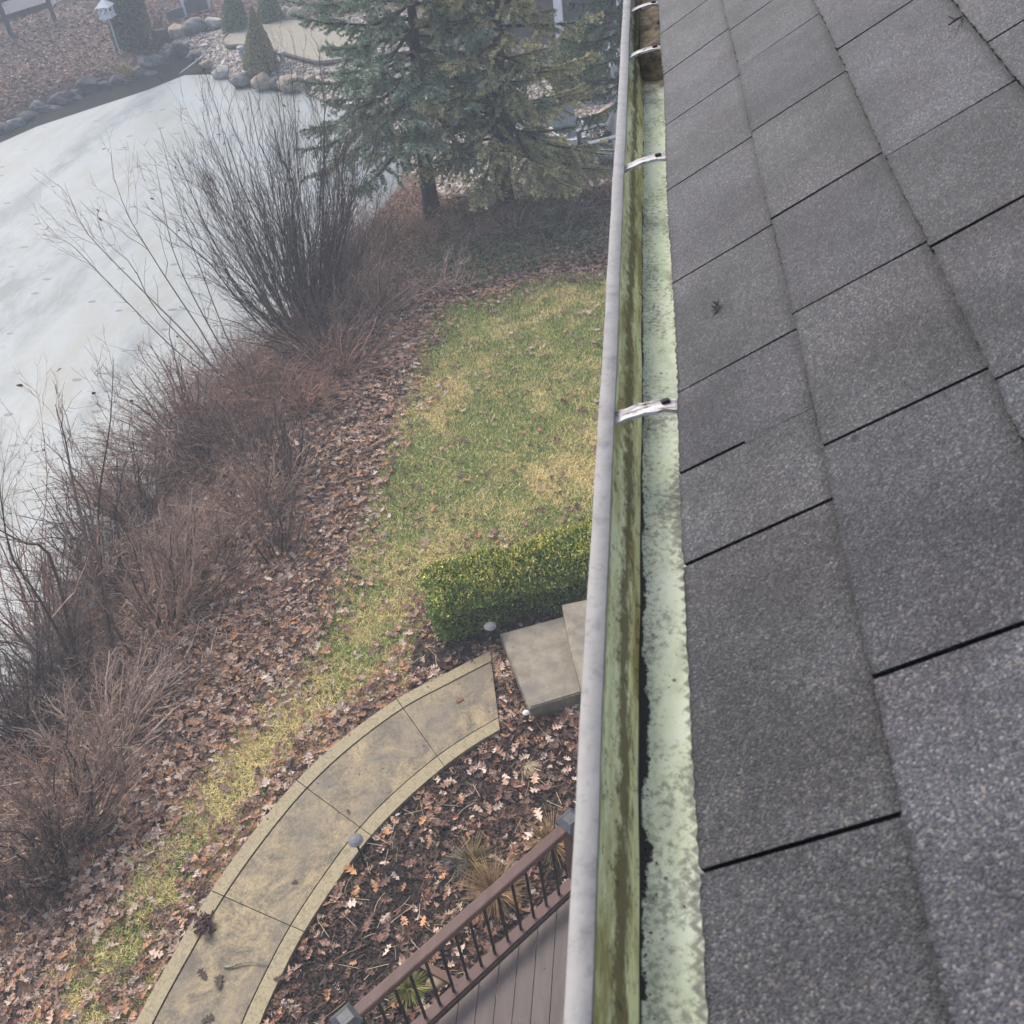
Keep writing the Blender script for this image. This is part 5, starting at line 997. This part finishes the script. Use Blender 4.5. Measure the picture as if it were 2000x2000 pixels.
e = a - d * L * .75; b = MB(); b.box((a + e) / 2 + (0, 0, .22), (np.linalg.norm(a - e), .06, .34), ax=[d, sd2, np.cross(sd2, d)], bev=.01); b.build('side_panel', gp, t)
# bare trees of the far bank
traced('thin bare sapling on the leaf covered far bank with twigs over the fence', (140, 118), [[(150, 132), (118, 100), (96, 70), (70, 44)], [(112, 132), (78, 108), (40, 92), (0, 70)]], PURP, r0=.02, n1=7, n2=3, name='far_sapling', group='bare saplings on the far bank', leaves=0, dep=.3)
traced('bare sapling with long crossing branches at the left edge of the far bank', (60, 160), [[(70, 165), (30, 138), (0, 118), (-40, 90)], [(60, 165), (20, 150), (-20, 120)], [(85, 150), (60, 120), (20, 80), (-10, 45)]], PURP, r0=.018, n1=7, n2=3, name='far_sapling', group='bare saplings on the far bank', leaves=0, dep=.3)
bush('brown twiggy shrub on the stone chips left of the far boulder row', 300, 62, 300, 18, 80, 30, [(.10, .075, .075), (.07, .055, .058)], 6, 3, r0=.008, name='far_shrub', group='shrubs across the pond')
bush('tan ornamental grass like shrub behind the low grey board panel', 372, 8, 372, -40, 70, 34, [(.26, .16, .10), (.20, .12, .08)], 5, 2, r0=.008, name='far_shrub', group='shrubs across the pond')
bush('dark low shrub beside the foot of the columnar evergreen', 305, 92, 300, 62, 60, 26, [(.08, .06, .06), (.055, .045, .045)], 6, 3, r0=.007, name='far_shrub', group='shrubs across the pond')
# ------------------------------------------------------------------ chairs on the gravel patio
def adirondack(px, py, heading, mat, label, sc=1.0):
    q = GP(px, py); t = thing('garden_chair', label, 'garden chair', q, 'garden chairs on the gravel patio'); ca, sa = math.cos(heading), math.sin(heading)
    f = np.array([ca, sa, 0]); l = np.array([-sa, ca, 0]); u = np.array([0, 0, 1.])
    def P(x, y, z): return q + (f * x + l * y + u * z) * sc
    def board(nm, c, size, pitch=0, n=1):
        fx = f * math.cos(pitch) + u * math.sin(pitch); ux = -f * math.sin(pitch) + u * math.cos(pitch); b = MB()
        for i in range(n):
            y = 0 if n == 1 else (i - (n - 1) / 2) * size[1] * 1.08
            b.box(P(c[0], c[1] + y, c[2]), np.array(size) * sc, ax=[fx, l, ux], bev=.006)
        b.build(nm, mat, t)
    board('seat', (0, 0, .33), (.52, .095, .025), .22, 6); board('backrest', (-.34, 0, .66), (.78, .095, .025), math.radians(112), 6)
    for y in (-.36, .36):
        board('leg', (.25, y, .27), (.09, .03, .54)); board('leg', (-.12, y * .92, .20), (.80, .03, .10), .30); board('armrest', (-.02, y, .56), (.74, .14, .025), .0)
CG = plain('chair_bluegrey', (.27, .30, .34), (.22, .245, .28), 8, .6); CP = plain('chair_pale', (.50, .53, .57), (.42, .45, .49), 8, .6)
adirondack(1172, 318, math.radians(205), CG, 'grey garden chair nearest the gutter on the gravel patio', 1.15)
adirondack(1118, 300, math.radians(-60), CP, 'pale garden chair half hidden by the green spruce on the patio', 1.0)
adirondack(1190, 150, math.radians(230), CP, 'pale chair farther back beside the dark spruce', 1.0)
q = GP(1102, 318); t = thing('fire_bowl', 'low dark round fire bowl on the patio beside the pale chair', 'fire bowl', q); b = MB(); b.tube([q + (0, 0, .05), q + (0, 0, .12), q + (0, 0, .30), q + (0, 0, .33)], [.25, .36, .46, .47], 20); b.build('bowl', plain('iron_dark', (.07, .07, .075), (.1, .1, .105), 9, .7), t); b = MB(); b.tube([q - (0, 0, .05), q + (0, 0, .06)], .2, 12); b.build('foot', M_black, t)
bt2 = []
for px, py, wp, mt, lab in [(1195, 228, 60, RT, 'large layered tan boulder beside the gutter behind the patio'), (1120, 212, 34, RT, 'tan boulder under the right branches of the green spruce'), (1070, 222, 40, RG, 'grey boulder behind the green spruce branches'), (1165, 245, 26, RP, 'pale round boulder next to the layered one'), (1030, 208, 24, RT, 'yellowish boulder seen between the green spruce branches'), (1090, 245, 30, RD, 'dark boulder at the back edge of the patio')]:
    boulder(px, py, wp, mt, lab, .6, group='boulders behind the patio')
# ------------------------------------------------------------------ neighbour's dark house
hb = GP(1097, 92); hb2 = GP(880, 78); hd2 = nrm((hb - hb2)[:2]); hn2 = np.array([-hd2[1], hd2[0]]); t = thing('neighbour_house', 'dark slate grey house with white corner trim behind the spruces', 'house', (*hb[:2], hb[2]))
zb = hb[2] - .4; wm = Mat('slate_siding', .75, .25); ww_ = wm.xyz(); wm.bump(wm.math('FRACT', wm.math('MULTIPLY', ww_[2], 6)), .7, .012); wm.out(wm.ramp(wm.noise(2, 5), (.3, (.05, .051, .058)), (.7, (.065, .066, .074))))
L0 = np.linalg.norm((hb - hb2)[:2]); Z1 = zb + 6.2
o0 = hb[:2]; b = MB(); b.prism([o0 - hd2 * (L0 + .5), o0 + hd2 * 7, o0 + hd2 * 7 + hn2 * 9, o0 - hd2 * (L0 + .5) + hn2 * 9], zb, Z1); b.build('wall', wm.m, t)
ax2 = [[*hd2, 0], [*hn2, 0], [0, 0, 1]]; wt = plain('trim_white', (.74, .75, .77), (.66, .67, .69), 5, .5)
b = MB(); b.box((*(o0 - hn2 * .03), zb + 3.1), (.30, .06, 6.1), ax=ax2); b.build('corner_trim', wt, t)
b = MB(); b.box((*(o0 - hn2 * .05), zb + 3.6), (1.1, .10, .22), ax=ax2); b.build('trim_bracket', wt, t)
for dd_, zz, ww2, hh2 in ((-L0 * .78, 1.2, 1.0, 1.3), (2.6, 2.2, 1.0, 1.5), (-L0 * .35, 4.2, 1.2, 1.3)):
    c = o0 + hd2 * dd_ - hn2 * .03; b = MB()
    for sx in (-1, 1): b.box((*(c + hd2 * sx * ww2 / 2), zb + zz), (.12, .08, hh2 + .12), ax=ax2); b.box((*c, zb + zz + sx * hh2 / 2), (ww2 - .12, .08, .12), ax=ax2)
    fr = b.build('window', wt, t); b = MB(); b.box((*c, zb + zz), (ww2 - .1, .03, hh2 - .1), ax=ax2); b.build('pane', plain('pane_sky', (.35, .38, .42), (.28, .31, .35), 2, .1, spec=.5), fr)
E = .5; b = MB(); A0, A1 = o0 - hd2 * (L0 + .5 + E), o0 + hd2 * (7 + E); m0 = hn2 * 4.5
b.add([(*(A0 - hn2 * E), Z1 - .1), (*(A1 - hn2 * E), Z1 - .1), (*(A1 + hn2 * (9 + E)), Z1 - .1), (*(A0 + hn2 * (9 + E)), Z1 - .1), (*(A0 + m0), Z1 + 2.9), (*(A1 + m0), Z1 + 2.9)], [(0, 1, 5, 4), (2, 3, 4, 5), (0, 4, 3), (1, 2, 5), (3, 2, 1, 0)]); b.build('roof', plain('neighbour_shingle', (.07, .07, .075), (.10, .10, .105), 9, .9), t)
# ------------------------------------------------------------------ haze: one closed box of even air
hz_m = bpy.data.materials.new('haze_air'); hz_m.use_nodes = True; ht = hz_m.node_tree; ht.nodes.remove(ht.nodes['Principled BSDF'])
pv = ht.nodes.new('ShaderNodeVolumePrincipled'); pv.inputs['Color'].default_value = (.82, .90, .98, 1); pv.inputs['Density'].default_value = HAZE_DENSITY; pv.inputs['Anisotropy'].default_value = .0
ht.links.new(pv.outputs[0], ht.nodes['Material Output'].inputs['Volume'])
b = MB(); b.box((-10, 35, 5.5), (260, 250, 18)); tag(b.build('haze', hz_m, loc=(-10, 35, 0)), kind='stuff')
for o in S.objects:
    if '_w' in o: del o['_w']
